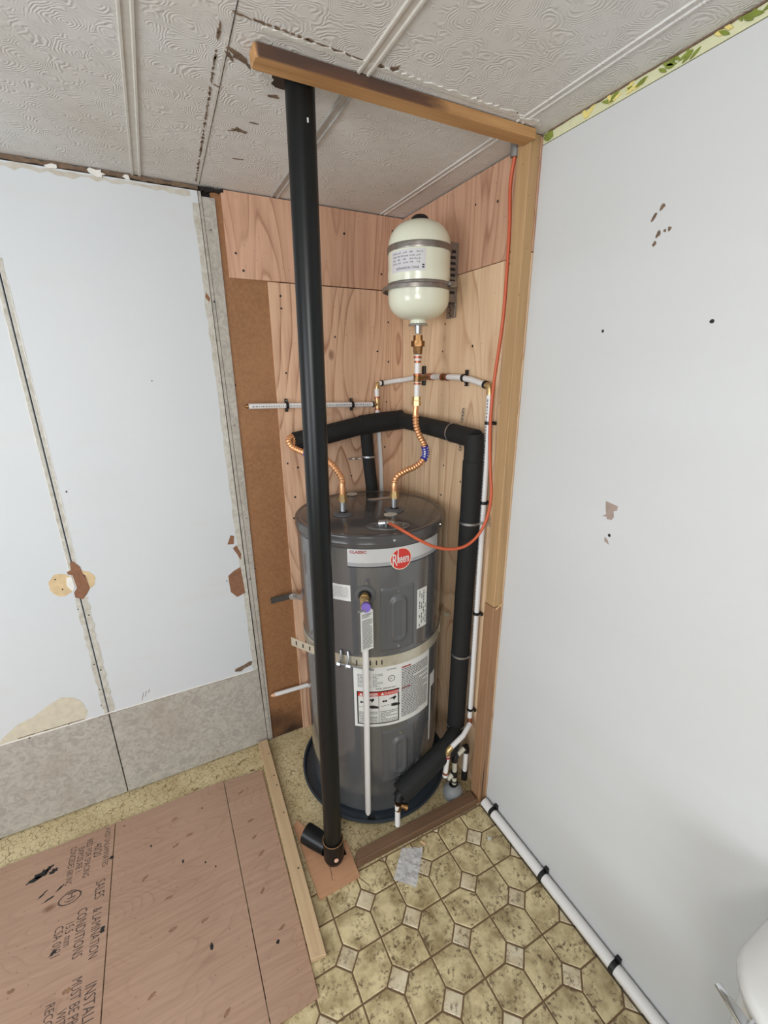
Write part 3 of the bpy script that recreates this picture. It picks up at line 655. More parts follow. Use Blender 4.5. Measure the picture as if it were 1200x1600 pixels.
# badge
badge = mk('badge_strip', cpatch(B(), -131, -55, 1.072, 1.119), M['badge'], wh, label='silver badge strip')
mk('badge_grey_print', cpatch(B(), -131, -55, 1.060, 1.0715), M['badge2'], badge)  # grey lower part of the printed badge gradient
mk('badge_line', cpatch(B(), -131, -55, 1.0565, 1.0595, R+.0008), M['ink'], badge)
mk('badge_text', text_bm('CLASSIC', .0125, cmap(-129.3, 1.1055), 'LEFT', 1.15, None, 1.0, .0004), M['redd'], badge, smooth=False, kind='stuff')
def cdisc(b, th, z, rr, surf, n=40, inner=0):
    c0 = onR(th, z, surf)
    ring = [onR(th+rr*math.cos(2*PI*i/n)*DEG, z+rr*math.sin(2*PI*i/n), surf) for i in range(n)]
    if inner:
        rin = [onR(th+inner*math.cos(2*PI*i/n)*DEG, z+inner*math.sin(2*PI*i/n), surf) for i in range(n)]
        return b.add(ring+rin, [(i, (i+1) % n, n+(i+1) % n, n+i) for i in range(n)])
    mid = [onR(th+rr*.5*math.cos(2*PI*i/n)*DEG, z+rr*.5*math.sin(2*PI*i/n), surf) for i in range(n)]
    return b.add([c0]+mid+ring, [(0, 1+i, 1+(i+1) % n) for i in range(n)]+[(1+i, 1+(i+1) % n, 1+n+(i+1) % n, 1+n+i) for i in range(n)])
mk('emblem_rim', cdisc(B(), -93.4, 1.078, .0375, R+.0012), plain('emblem_rim_cream', (226, 200, 180), .4), badge)
mk('emblem_disc', cdisc(B(), -93.4, 1.078, .0345, R+.0016), M['red'], badge)
b = text_bm('R', .060, cmap(-100.3, 1.0565, R+.0022), 'LEFT', .50); text_bm('heem', .044, cmap(-96.6, 1.0645, R+.0022), 'LEFT', .44, b, 1.0, .0006)
b.add([onR(t, z, R+.0022) for t, z in ((-96.1, 1.066), (-95.5, 1.066), (-95.5, 1.112), (-96.1, 1.112))], [(0, 1, 2, 3)])
mk('emblem_text', b, M['label'], badge, smooth=False, kind='stuff')
# paper labels: text lines are thin printed bars and words
def lines(b, t0, t1, z0, z1, n, th=.0016, seed=0, frac=.85):
    rnd = random.Random(seed)
    for i in range(n):
        z = z1-(z1-z0)*(i+.5)/n; t = t0; end = t0+(t1-t0)*(1 if rnd.random() < frac else rnd.uniform(.3, .8))
        while t < end:
            w = rnd.uniform(.8, 2.6)*.9; e = min(end, t+w)
            b.add([onR(t, z-th/2, R+.0011), onR(e, z-th/2, R+.0011), onR(e, z+th/2, R+.0011), onR(t, z+th/2, R+.0011)], [(0, 1, 2, 3)]); t = e+.35
    return b
l1 = mk('paper_label', cpatch(B(), -156, -129.6, .935, .992), M['label'], wh); mk('label_print', lines(B(), -150, -131, .941, .985, 8, .0013, 1), M['inkg'], l1, smooth=False, kind='stuff')
l2 = mk('paper_label', cpatch(B(), -79.2, -69, .798, .948), M['label'], wh)
b = B()
rnd = random.Random(4)
for c_ in range(4):
    t = -77.2+c_*2.1; z = .94
    while z > .81:
        h = rnd.uniform(.003, .012)
        if rnd.random() < .6: b.add([onR(t, z-h, R+.0011), onR(t+.8, z-h, R+.0011), onR(t+.8, z, R+.0011), onR(t, z, R+.0011)], [(0, 1, 2, 3)])
        z -= h+.003
mk('label_print', b, M['ink'], l2, smooth=False, kind='stuff')
big = mk('instruction_label', cpatch(B(), -129.5, -63.5, .432, .688), M['label'], wh, label='large white instruction label')
b = lines(B(), -92.5, -65.5, .452, .660, 30, .0034, 5); mk('fine_print', b, M['inkg'], big, smooth=False, kind='stuff')
b = B()
for t in (-92.5, -92.5):
    pass
for z in (.662, .576): b.add([onR(-92.5, z, R+.0013), onR(-84.5, z, R+.0013), onR(-84.5, z+.006, R+.0013), onR(-92.5, z+.006, R+.0013)], [(0, 1, 2, 3)])
mk_each('red_heading', b, M['redd'], big, smooth=False)
b = lines(B(), -126.5, -117, .602, .658, 10, .0018, 6); lines(b, -115, -107.5, .602, .658, 10, .0018, 7, .5); mk('fine_print', b, M['inkg'], big, smooth=False, kind='stuff')
b = text_bm('CERTIFIED', .008, cmap(-104.5, .667), 'LEFT', 1.0); text_bm('MODEL XE40M06ST45U1', .0085, cmap(-113, .592), 'LEFT', .8, b); text_bm('CSA', .010, cmap(-103.3, .629), 'LEFT', .8, b)
cdisc(b, -100.7, .632, .0125, R+.0012, 24, .0105); mk('certification_print', b, M['ink'], big, smooth=False, kind='stuff')
# danger box
b = B(); zf0, zf1 = .444, .585; t0, t1 = -127.3, -94.6
for (a, c_, d0, d1) in ((t0, t1, zf1-.004, zf1), (t0, t1, zf0, zf0+.004), (t0, t0+.9, zf0, zf1), (t1-.9, t1, zf0, zf1)): cpatch(b, a, c_, d0, d1, R+.0012)
mk('danger_frame', b, M['ink'], big)
b = cpatch(B(), t0+.9, t1-.9, zf1-.021, zf1-.004, R+.0011); mk('danger_band', b, M['red'], big)
b = text_bm('\u25B2DANGER', .0145, cmap(-109.3, zf1-.017, R+.0018), 'LEFT', .95); text_bm('\u25B2DANGER', .0145, cmap(-125.5, zf1-.017, R+.0018), 'LEFT', .9, b, 1.0, .0004); mk('danger_text', b, M['label'], big, smooth=False, kind='stuff')
b = cpatch(B(), -110.8, -110.5, zf0, zf1-.02, R+.0011)
for tt in (-124, -107):
    for q in (0, 1):
        cdisc(b, tt+q*1.9, .540, .0042, R+.0012, 14)
    b.add([onR(tt+4, .547, R+.0012), onR(tt+9.5, .556, R+.0012), onR(tt+10, .549, R+.0012), onR(tt+8, .538, R+.0012), onR(tt+7.4, .546, R+.0012)], [(0, 1, 2, 3, 4)])
    b.add([onR(tt+13-tt*0, .512, R+.0012), onR(tt+13, .520, R+.0012), onR(tt+9, .526, R+.0012), onR(tt+5.5, .524, R+.0012), onR(tt+6.5, .519, R+.0012), onR(tt+5, .517, R+.0012), onR(tt+8, .512, R+.0012)], [(0, 1, 2, 3, 4, 5, 6)])
    b.add([onR(tt-2, .519, R+.0012), onR(tt+4.5, .524, R+.0012), onR(tt+4.5, .5225, R+.0012), onR(tt-2, .5175, R+.0012)], [(0, 1, 2, 3)])
lines(b, -126, -111.8, .450, .500, 7, .0024, 8); lines(b, -109.5, -96, .450, .500, 7, .0024, 9)
mk('danger_print', b, M['ink'], big, smooth=False, kind='stuff')
b = cpatch(B(), -60.5, -52, .50, .560); cpatch(b, -60.5, -58.5, .25, .50); mk_each('side_label', b, M['label'], wh)
# access panels
def apanel(tc, tw, z0, z1):
    b = B(); NT_, NZ = 28, 44; hw = tw/2*PI/180*R; hz = (z1-z0)/2; zc = (z0+z1)/2; vs = []
    def rr_(x, z, a, c_, rad):
        dx, dz = abs(x)-(a-rad), abs(z)-(c_-rad); return math.hypot(max(dx, 0), max(dz, 0))+min(max(dx, dz), 0)-rad
    ss = lambda e0, e1, x: (lambda t: t*t*(3-2*t))(min(1, max(0, (x-e0)/(e1-e0))))
    for j in range(NZ+1):
        for i in range(NT_+1):
            x = hw*(2*i/NT_-1); z = hz*(2*j/NZ-1); e = rr_(x, z, hw, hz, .006)
            if e > 0 and (i in (0, NT_) and j in (0, NZ)): pass
            h = .0035*ss(.0005, -.003, e)
            d1 = rr_(x, z, .034, hz*.76, .034); h += .010*ss(.0, -.012, d1)
            d2 = rr_(x, z, .016, hz*.60, .015); h -= .004*ss(.001, -.004, d2)
            vs.append(onR(tc+x*DEG, zc+z, R-.0005+h))
    b.add(vs, [(j*(NT_+1)+i, j*(NT_+1)+i+1, (j+1)*(NT_+1)+i+1, (j+1)*(NT_+1)+i) for j in range(NZ) for i in range(NT_)])
    p = mk('access_panel', b, M['panel'], wh, ang=60)
    s = B()
    for zz in (z0+.016, z1-.016): n_ = onR(tc, zz, 1)-onR(tc, zz, 0); s.cyl(onR(tc, zz, R+.001), onR(tc, zz, R+.006), .0042, 10)
    mk_each('panel_screw', s, M['chrome'], p)
apanel(-95.5, 26.5, .745, .982); apanel(-94, 29, .165, .405)
# lid screws, ports, junction box
b = B()
for t in (-99, -52, -150, -20, 100): b.cyl(onR(t, 1.147, .2685), onR(t, 1.147, .2725), .0038, 10)
b.cyl((-.303, -.245, 1.165), (-.303, -.245, 1.1672), .003, 10)
mk_each('lid_screw', b, M['chrome'], lid)
def port(x, y, m1='steel'):
    b = B().lathe([(0, 1.165), (.036, 1.1652), (.036, 1.169), (.030, 1.1725), (.018, 1.1735), (0, 1.1735)], (x, y), 32); p = mk('port_collar', b, M['collar'], wh)
    mk('port_seal', B().lathe([(0, 1.173), (.0145, 1.173), (.0145, 1.177), (0, 1.177)], (x, y), 20), M['black'], p)
    mk('port_nipple', B().lathe([(0, 1.176), (.0115, 1.176), (.0115, 1.212), (0, 1.212)], (x, y), 20), M['steel'], p)
port(-.416, -.318); port(-.236, -.363)
b = B()
for (x, y, rx, ry) in ((-.272, -.402, .024, .020), (-.286, -.091, .022, .022)): b.prism([(x+rx*math.cos(a*PI/12), y+ry*math.sin(a*PI/12), 1.1655) for a in range(24)], [(x+rx*math.cos(a*PI/12), y+ry*math.sin(a*PI/12), 1.1668) for a in range(24)])
mk_each('lid_cap', b, plain('pale_plastic_cap', (200, 196, 186), .45), lid)
b = B().prism([(-.262, -.188, 1.1652), (-.150, -.200, 1.1652), (-.165, -.224, 1.1652), (-.246, -.214, 1.1652)], [(-.262, -.188, 1.1662), (-.150, -.200, 1.1662), (-.165, -.224, 1.1662), (-.246, -.214, 1.1662)]); mk('lid_sticker', b, plain('brown_sticker', (176, 160, 148), .5), lid)
pl_c = [(-.337+.070*math.cos(a*PI/20), -.532+.036*math.sin(a*PI/20)) for a in range(40)]
cs, sn = math.cos(-.42), math.sin(-.42)
pl_c = [(-.336+(x+.337)*cs-(y+.532)*sn, -.508+(x+.337)*sn+(y+.532)*cs) for x, y in pl_c]
jb = mk('junction_plate', B().prism([(x, y, 1.1640) for x, y in pl_c], [(x, y, 1.1680) for x, y in pl_c]), M['panel'], wh, bevel=.0008)
mk('plate_rim', B().tube([(x, y, 1.168) for x, y in pl_c+pl_c[:2]], .0014, 6), M['steeld'], jb)
b = B()
for (x, y) in ((-.386, -.485), (-.288, -.523)): b.cyl((x, y, 1.168), (x, y, 1.1705), .0038, 10)
mk_each('plate_screw', b, M['chrome'], jb)
b = B().cyl((-.366, -.497, 1.178), (-.338, -.511, 1.180), .011, 12); b.cyl((-.345, -.515, 1.182), (-.325, -.522, 1.178), .0085, 12); b.cyl((-.352, -.522, 1.169), (-.352, -.522, 1.190), .003, 8); b.box(-.372, -.344, -.513, -.489, 1.168, 1.174); mk('cable_clamp', b, M['steel'], jb)
# relief valve, tag and discharge tube
tv = -119.3
b = B().lathe([(0, 0), (.036, 0), (.034, .005), (.022, .006), (.020, .002), (0, .002)], axis=onR(tv, 0, 1)-onR(tv, 0, 0), org=onR(tv, .960, R-.001), seg=30); mk('valve_collar', b, M['panel'], wh)
mk('valve_recess', B().lathe([(0, .0), (.019, .0), (.019, .0035), (0, .0035)], axis=onR(tv, 0, 1)-onR(tv, 0, 0), org=onR(tv, .960, R), seg=26), M['black'], wh)
b = B().cyl(onR(tv, .960, R), onR(tv, .962, R+.045), .0125, 14); b.hexnut(onR(tv, .960, R+.012), onR(tv, .961, R+.026), .016); vx = onR(tv, .95, R+.062)
VX, VY = -.469, -.602
b.tube([onR(tv, .962, R+.03), (VX+.008, VY+.012, .962), (VX, VY, .952), (VX, VY, .93)], [.012, .013, .013, .012], 14)
rv = mk('relief_valve', b, M['brass'], wh, label='brass relief valve')
mk('valve_cap', B().cyl((VX+.004, VY-.002, .958), (VX-.004, VY-.020, .962), .0145, 18), M['purple'], rv, label='purple valve cap')
mk('valve_lever', B().box(VX-.030, VX+.008, VY-.021, VY-.014, .951, .957), M['steel'], rv, bevel=.001)
b = B().prism([(VX-.022, VY-.016, .808), (VX+.022, VY-.012, .808), (VX+.022, VY-.012, .945), (VX+.013, VY-.013, .955), (VX-.022, VY-.016, .948)], [(VX-.022, VY-.017, .808), (VX+.022, VY-.013, .808), (VX+.022, VY-.013, .945), (VX+.013, VY-.014, .955), (VX-.022, VY-.017, .948)])
tg_ = mk('paper_tag', b, M['label'], rv, smooth=False, label='white printed paper tag')
b = B(); rnd = random.Random(3)
for i in range(24):
    z = .938-i*.0052
    if i == 3: continue
    x0 = -.018; x1 = rnd.choice((.018, .017, .010, .018)); b.add([Vector((VX+x, VY-.0152+(x*.09)-.0024, zz)) for x, zz in ((x0, z), (x1, z), (x1, z+.0015), (x0, z+.0015))], [(0, 1, 2, 3)])
mk('tag_print', b, M['inkg'], tg_, smooth=False, kind='stuff')
mk('discharge_tube', B().tube([(VX, VY, .935), (VX-.002, VY, .5), (VX-.005, VY, .105), (VX-.005, VY+.001, .093)], [.0105, .0105, .0105, .007], 18), M['pex'], rv, label='white vertical discharge tube')
# drain valve
dv = onR(-106, .155, R)
b = B().cyl((-.376, -.654, .148), (-.379, -.656, .120), .0125, 14); b.cyl((-.368, -.655, .135), (-.350, -.668, .130), .010, 12); b.cyl((-.353, -.666, .131), (-.347, -.671, .129), .0125, 14)
dvv = mk('drain_valve', b, M['brass_old'], wh)

# steel strap round the heater
sp = thing('seismic_strap', 'perforated steel strap round the middle of grey water heater', 'strap', (HX, HY, .70))
def loopstrap(b, rr, z, wd, t0, t1, th=.0014, n=90, tilt=0):
    vs = []
    for i in range(n+1):
        t = t0+(t1-t0)*i/n
        for (q, zz) in ((rr, -wd/2), (rr+th, -wd/2), (rr+th, wd/2), (rr, wd/2)): vs.append(onR(t, z+zz, q))
    fs = [(i*4+j, i*4+(j+1) % 4, (i+1)*4+(j+1) % 4, (i+1)*4+j) for i in range(n) for j in range(4)]+[(0, 1, 2, 3), tuple(n*4+j for j in (3, 2, 1, 0))]
    return b.add(vs, fs)
b = loopstrap(B(), R+.0012, .7055, .042, -180-60, 42); mk('strap_band', b, M['strapm'], sp)
def slab(b, p, q, wd, th, up=Vector((0, 0, 1))):
    p, q = Vector(p), Vector(q); d = (q-p).normalized(); s = d.cross(up).normalized()*th/2; h = up*wd/2
    return b.prism([p-s-h, p+s-h, p+s+h, p-s+h], [q-s-h, q+s-h, q+s+h, q-s+h])
b = slab(B(), (-.6375, -.322, .716), onR(-151, .703, R+.004), .034, .0016); lp = mk('strap_tail', b, M['strapm'], sp, smooth=False)
b = B()
p0 = Vector((-.6375, -.322, .716)); p1 = onR(-151, .703, R+.004); d = (p1-p0); nrm = Vector((-d.y, d.x, 0)).normalized()
if nrm.y > 0: nrm = -nrm
for i in range(5): slab(b, p0+d*(.13+.19*i)+nrm*.0006, p0+d*(.165+.19*i)+nrm*.0006, .016, .0012)
for t in (-127, -122, -117, -112.5, -108.5): loopstrap(b, R+.0018, .704, .018, t, t+.9, .0012, 2)
mk_each('strap_slot', b, M['ink'], sp, smooth=False)
b = B()
for t in (-137.5, -132): b.tube([onR(t-1, .745, R+.004), onR(t, .722, R+.012), onR(t-1.5, .690, R+.020), onR(t-1.5, .682, R+.012)], .0042, 8)
b.cyl(onR(-141, .698, R+.018), onR(-114, .690, R+.022), .0038, 10); b.hexnut(onR(-140, .698, R+.018), onR(-137.5, .698, R+.018), .0075); b.hexnut(onR(-133, .698, R+.018), onR(-130, .697, R+.019), .0075)
mk_each('clamp_bolt', b, M['steel'], sp)
b = slab(B(), onR(-40, .7055, R+.004), (-.014, -.38, .712), .034, .0016); b.cyl((-.036, -.425, .715), (-.030, -.442, .715), .009, 10); mk('strap_anchor', b, M['strapm'], sp, smooth=False)
# steel bracket left of heater
bk = thing('steel_bracket', 'dark flat steel bracket with bolt left of water heater', 'bracket', (-.6, -.02, .73))
mk('bracket_bar', slab(B(), (-.637, -.008, .722), (-.556, -.050, .748), .026, .003), plain('darkened_steel', (74, 74, 72), .4, .7, .2), bk, smooth=False)
mk('bracket_end', slab(B(), (-.556, -.050, .748), (-.522, -.085, .745), .024, .002), M['steel'], bk, smooth=False)
b = B().cyl((-.553, -.050, .747), (-.558, -.060, .747), .014, 18); b.hexnut((-.558, -.060, .747), (-.561, -.066, .747), .010); mk('bolt', b, M['steel'], bk)
# white tube stub left
ws = thing('tube_stub', 'short white tube stub low on brown board left of heater', 'pipe', (-.6, -.02, .25))
mk('tube', B().cyl((-.662, -.022, .262), (-.498, -.030, .262), .0095, 14), M['pex'], ws)
mk('crimped_end', B().lathe([(0, -.012), (.004, -.012), (.0085, 0), (.0085, .006), (0, .006)], axis=(1, 0, 0), org=(-.668, -.022, .262), seg=12), plain('orange_tip', (214, 168, 138), .5), ws)
mk('tube_bracket', B().box(-.495, -.480, -.04, -.012, .245, .283), M['label'], ws, bevel=.001)

# ------------------------------------------------------------ black drain pipe
vp = thing('drain_pipe', 'tall black vertical plastic pipe from ceiling to floor', 'pipe', (-.624, -.636, .05))
TOP = Vector((-.6015, -.641, H-.001)); BOT = Vector((-.6245, -.6365, .085))
mk('pipe', B().tube([TOP, BOT], .0300, 40), M['abs'], vp)
b = B().tube([BOT+Vector((0, 0, .022)), BOT-Vector((0, 0, .055))], .0355, 32); b.tube([BOT-Vector((0, 0, .05)), BOT-Vector((0, 0, .07))], [.036, .031], 32)
e = mk('tee_fitting', b, M['abs'], vp)
b = B().tube([(-.640, -.612, .052), (-.672, -.565, .054), (-.692, -.536, .056)], [.031, .034, .034], 28, True); mk('tee_branch', b, M['abs'], e)
mk('branch_opening', B().cyl((-.691, -.5375, .056), (-.6928, -.5348, .0562), .029, 24), M['ink'], e)
mk('solvent_ring', B().tube([BOT+Vector((.0345*math.cos(a*PI/16), .0345*math.sin(a*PI/16), .0235)) for a in range(33)], .0012, 6), plain('dried_cement', (150, 112, 70), .5), e)
mk('tee_plug', B().lathe([(0, 0), (.007, 0), (.0075, .002), (0, .003)], axis=(-.2, -1, .2), org=(-.628, -.6715, .052), seg=14), plain('pale_sticker_dot', (216, 170, 150), .5), e)
b = B(); decal('c', blob(-.617, -.630, .036, .034, 20, .12), -.0005, .0015, b); mk('ceiling_hole', b, M['ink'], ceiling, smooth=False)
mk('pipe_mark', B().box(-.6, -.597, -.6715, -.671, 2.12, 2.128), M['label'], vp)

# ------------------------------------------------------------ insulated pipe
ip = thing('insulated_pipe', 'black foam insulated pipe running along back and side walls and down', 'pipe', (-.065, -.565, .2))
def sleeve(pts, rr, name='foam_sleeve'):
    b = B().tube(pts, rr, 28); return mk(name, b, M['foam'], ip, ang=50)
sleeve([(-.502, -.062, 1.392), (-.36, -.060, 1.413), (-.215, -.055, 1.437)], [.036, .037, .037])
sleeve([(-.222, -.054, 1.436), (-.13, -.054, 1.444), (-.035, -.056, 1.449)], [.0395, .0395, .0395])
sleeve([(-.043, -.075, 1.447), (-.055, -.2, 1.449), (-.060, -.40, 1.445), (-.060, -.583, 1.437)], .031)
sleeve([(-.060, -.572, 1.452), (-.059, -.575, 1.40), (-.058, -.572, 1.345)], [.0315, .0315, .031])
sleeve([(-.058, -.573, 1.365), (-.058, -.572, 1.2), (-.054, -.560, .9), (-.055, -.556, .6), (-.056, -.553, .262)], [.0335, .0335, .033, .034, .034])
sleeve([(-.196, -.045, 1.42), (-.188, -.045, 1.3), (-.172, -.045, 1.15), (-.17, -.045, .9)], .0255)
sleeve([(-.070, -.572, .268), (-.118, -.606, .254), (-.235, -.618, .205), (-.356, -.633, .160)], [.030, .038, .039, .039])
b = B().cyl((-.505, -.060, 1.392), (-.49, -.060, 1.393), .012, 16); mk('copper_stub', b, M['copper'], ip)
b = B().cyl((-.354, -.632, .158), (-.370, -.636, .150), .020, 16); b.cyl((-.366, -.640, .156), (-.378, -.650, .146), .014, 14); mk('pipe_end', b, M['black'], ip)
mk('outlet_tube', B().tube([(-.381, -.6565, .145), (-.381, -.6575, .048)], .0098, 16), M['pex'], ip, label='short white outlet tube')
mk('foam_seam', B().tube([(-.094, -.655, .29), (-.16, -.656, .268), (-.3, -.669, .205)], .0012, 6), M['ink'], ip)
def chain(p, q, n, parent, sz=.006, mat='steel'):
    p, q = Vector(p), Vector(q); b = B(); d = (q-p)/n
    X, Y = frame(d)
    for i in range(n):
        c0 = p+d*(i+.5); ax = X if i % 2 else Y
        ring = [c0+d.normalized()*math.cos(a*PI/5)*d.length*.62+ax*math.sin(a*PI/5)*sz*.55 for a in range(11)]
        b.tube(ring, .0014, 5, False)
    return mk('hanger_strap', b, M[mat], parent)
def arcstrap(c0, ax, rr, a0, a1, n, parent, wd=.009):
    ax = Vector(ax).normalized(); X, Y = frame(ax); vs = []; b = B()
    for i in range(n+1):
        a = a0+(a1-a0)*i/n; dd = X*math.cos(a)+Y*math.sin(a)
        for (q, h) in ((rr, -wd/2), (rr+.0015, -wd/2), (rr+.0015, wd/2), (rr, wd/2)): vs.append(Vector(c0)+dd*q+ax*h)
    b.add(vs, [(i*4+j, i*4+(j+1) % 4, (i+1)*4+(j+1) % 4, (i+1)*4+j) for i in range(n) for j in range(4)]+[(0, 1, 2, 3), tuple(n*4+j for j in (3, 2, 1, 0))])
    return mk('hanger_strap', b, M['steel'], parent)
arcstrap((-.0605, -.46, 1.443), (0, 1, 0), .0325, 0, 2*PI, 24, ip, .006)
chain((-.02, -.452, 1.475), (-.012, -.447, 1.52), 4, ip, .008, 'steeld'); chain((-.022, -.445, 1.41), (-.012, -.44, 1.375), 3, ip, .008, 'steeld')
for (c0, rr) in (((-.058, -.571, 1.155), .0345), ((-.0535, -.557, .62), .0355), ((-.056, -.553, .285), .0355)): arcstrap(c0, (0, 0, 1), rr, 0, 2*PI, 24, ip, .008)
chain((-.04, -.604, 1.157), (-.012, -.627, 1.150), 3, ip); chain((-.04, -.59, .618), (-.012, -.60, .612), 3, ip); chain((-.088, -.545, .64), (-.010, -.455, .655), 3, ip)
arcstrap((-.186, -.045, 1.305), (0, 0, 1), .0268, 0, 2*PI, 20, ip, .007); chain((-.208, -.05, 1.300), (-.262, -.012, 1.296), 5, ip)
red = tag(mk('red_clip', B().box(-.375, -.361, -.022, -.008, 1.474, 1.486), M['red'], org=(-.37, -.015, 1.475), bevel=.003), 'tiny red plastic clip above insulated pipe on plywood', 'clip')

# ------------------------------------------------------------ corrugated copper connectors
def flex(name, label, pts, s0, s1, sleeve_rng=None, endfit=True):
    t = thing(name, label, 'connector', pts[0], 'corrugated copper connectors above the heater')
    sp_ = spline(pts, .0018); L = [0]
    for i in range(1, len(sp_)): L.append(L[-1]+(sp_[i]-sp_[i-1]).length)
    tot = L[-1]; rr = []
    for l in L:
        q = l/tot
        rr.append(.0102+(.0017*math.sin(2*PI*l/.0108) if s0 < q < s1 else -.0005))
    mk('corrugated_tube', B().tube(sp_, rr, 16), M['copper'], t, ang=80)
    if sleeve_rng:
        seg = [p for p, l in zip(sp_, L) if sleeve_rng[0] < l/tot < sleeve_rng[1]]
        sl = mk('printed_sleeve', B().tube(seg, .0132, 16), M['blue'], t, label='blue printed sleeve')
        b = B()
        for i in range(4, len(seg)-4, 5):
            X, Y = frame(seg[i+1]-seg[i]); dd = (seg[i+1]-seg[i]).normalized()
            for sg in (0, 1, 2, 3, 4, 5):
                a = sg*PI/3; v0 = (X*math.cos(a)+Y*math.sin(a)); v1 = (X*math.cos(a+.5)+Y*math.sin(a+.5))
                b.add([seg[i]+v0*.0136, seg[i]+v1*.0136, seg[i]+dd*.004+v1*.0136, seg[i]+dd*.004+v0*.0136], [(0, 1, 2, 3)])
        mk('sleeve_print', b, M['label'], sl, smooth=False, kind='stuff')
    return t
f1 = flex('copper_connector', 'left corrugated copper connector curling into foam pipe end', [(-.416, -.318, 1.225), (-.416, -.317, 1.262), (-.4165, -.31, 1.298), (-.444, -.27, 1.346), (-.475, -.2, 1.359), (-.506, -.15, 1.370), (-.529, -.12, 1.384), (-.534, -.098, 1.402), (-.518, -.078, 1.413), (-.497, -.066, 1.398)], .13, .985, (.50, .64))
b = B().hexnut((-.416, -.318, 1.211), (-.416, -.318, 1.226), .0165); b.hexnut((-.416, -.318, 1.226), (-.416, -.318, 1.238), .014); mk('brass_nut', b, M['brass'], f1, smooth=False)
f2 = flex('copper_connector', 'right corrugated copper connector rising to expansion tank line', [(-.236, -.363, 1.225), (-.236, -.363, 1.262), (-.224, -.36, 1.287), (-.189, -.358, 1.303), (-.148, -.356, 1.314), (-.115, -.354, 1.333), (-.100, -.352, 1.359), (-.109, -.352, 1.393), (-.129, -.352, 1.426), (-.1425, -.352, 1.461), (-.1455, -.352, 1.505), (-.1435, -.352, 1.535)], .10, .90, (.47, .61))
b = B().hexnut((-.236, -.363, 1.211), (-.236, -.363, 1.226), .0165); b.hexnut((-.236, -.363, 1.226), (-.236, -.363, 1.238), .014); b.hexnut((-.1435, -.352, 1.530), (-.143, -.352, 1.546), .0165); b.hexnut((-.143, -.352, 1.548), (-.143, -.352, 1.560), .0145); mk_each('brass_nut', b, M['brass'], f2, smooth=False)

# ------------------------------------------------------------ expansion tank
EX, EY = -.1405, -.352
et = thing('expansion_tank', 'cream expansion tank strapped to plywood above the water heater', 'tank', (EX, EY, 1.78))
prof = [(0, 2.086)]
for i in range(1, 13):
    a = i/12*PI/2; prof.append((.0985*math.sin(a)**.82, 2.002+.084*math.cos(a)**.8 if i < 12 else 2.002))
prof += [(.0985, 1.945), (.0992, 1.943), (.0992, 1.925), (.0985, 1.923), (.0985, 1.868)]
for i in range(11, 0, -1):
    a = i/12*PI/2; prof.append((max(.026, .0985*math.sin(a)**.75), 1.868-.066*math.cos(a)**.9))
prof += [(.026, 1.802), (.027, 1.795), (.026, 1.790), (0, 1.790)]
mk('tank_shell', B().lathe(prof, (EX, EY), 64), M['cream'], et, ang=50)
mk('valve_cap', B().lathe([(0, 2.101), (.018, 2.100), (.025, 2.095), (.028, 2.088), (.028, 2.078), (0, 2.078)], (EX, EY), 28), M['black'], et)
for z, hh in ((2.003, .018), (1.9015, .014)):
    b = B(); n = 60
    lo = [(.0992, z-hh/2), (.1008, z-hh/2), (.1020, z-hh/4), (.1008, z), (.1020, z+hh/4), (.1008, z+hh/2), (.0992, z+hh/2)]
    b.lathe(lo+[lo[0]], (EX, EY), 64); mk('band_clamp', b, M['steeld'], et, label='ribbed steel band')
b = B().lathe([(.1055, 1.886), (.1085, 1.886), (.1085, 1.897), (.1055, 1.897), (.1055, 1.886)], (EX-.008, EY+.004), 64); mk('band_tail', b, M['steeld'], et)
b = B().box(EX+.062, EX+.085, EY-.088, EY-.076, 1.893, 1.910); b.cyl((EX+.055, EY-.092, 1.902), (EX+.095, EY-.072, 1.902), .006, 10); mk('clamp_screw', b, M['steeld'], et)
b = B(); b.box(-.012, -.0065, -.375, -.325, 1.815, 2.035); b.box(-.05, -.012, -.377, -.374, 1.86, 2.035); b.box(-.05, -.012, -.326, -.323, 1.86, 2.035); brk = mk('wall_bracket', b, M['steeld'], et, smooth=False, bevel=.0008)
b = B()
for i in range(8): b.box(-.045, -.019, -.3785, -.377, 1.885+i*.017, 1.893+i*.017)
for i in range(4): b.cyl((-.0125, -.35+.006*(i % 2), 1.822+i*.009), (-.0135, -.35+.006*(i % 2), 1.822+i*.009), .003, 8)
mk_each('bracket_slot', b, M['ink'], brk, smooth=False)
def emap(t0, z0, rr=.0998):
    D = 180/PI/.0985
    return lambda x, y: Vector((EX+rr*math.cos(math.radians(t0+x*D)), EY+rr*math.sin(math.radians(t0+x*D)), z0+y))
b = B(); g = emap(0, 0, .0991); D_ = 180/PI/.0985
n = 20; vs = []
for i in range(n+1):
    t = -178+i*(68/n)
    for z in (1.931, 1.989): vs.append(Vector((EX+.0994*math.cos(math.radians(t)), EY+.0994*math.sin(math.radians(t)), z)))
b.add(vs, [(2*i, 2*i+2, 2*i+3, 2*i+1) for i in range(n)]); lb = mk('tank_label', b, plain('lilac_white_label', (206, 204, 208), .4), et)
b = text_bm('EXPANSION TANK', .0095, emap(-165, 1.9365), 'LEFT', .95)
for q in range(4):
    for t in range(5): b = text_bm(random.choice(('2.0 GAL', 'MAX 150', 'psi 40', 'TYPE', '200F')), .0062, emap(-174+t*12, 1.952+q*.009), 'LEFT', .8, b)
for zz in (1.938, 1.944): b.add([emap(-116, zz)(0, 0), emap(-116, zz)(.007, 0), emap(-116, zz)(.007, .004), emap(-116, zz)(0, .004)], [(0, 1, 2, 3)])
mk('label_print', b, M['ink'], lb, smooth=False, kind='stuff')
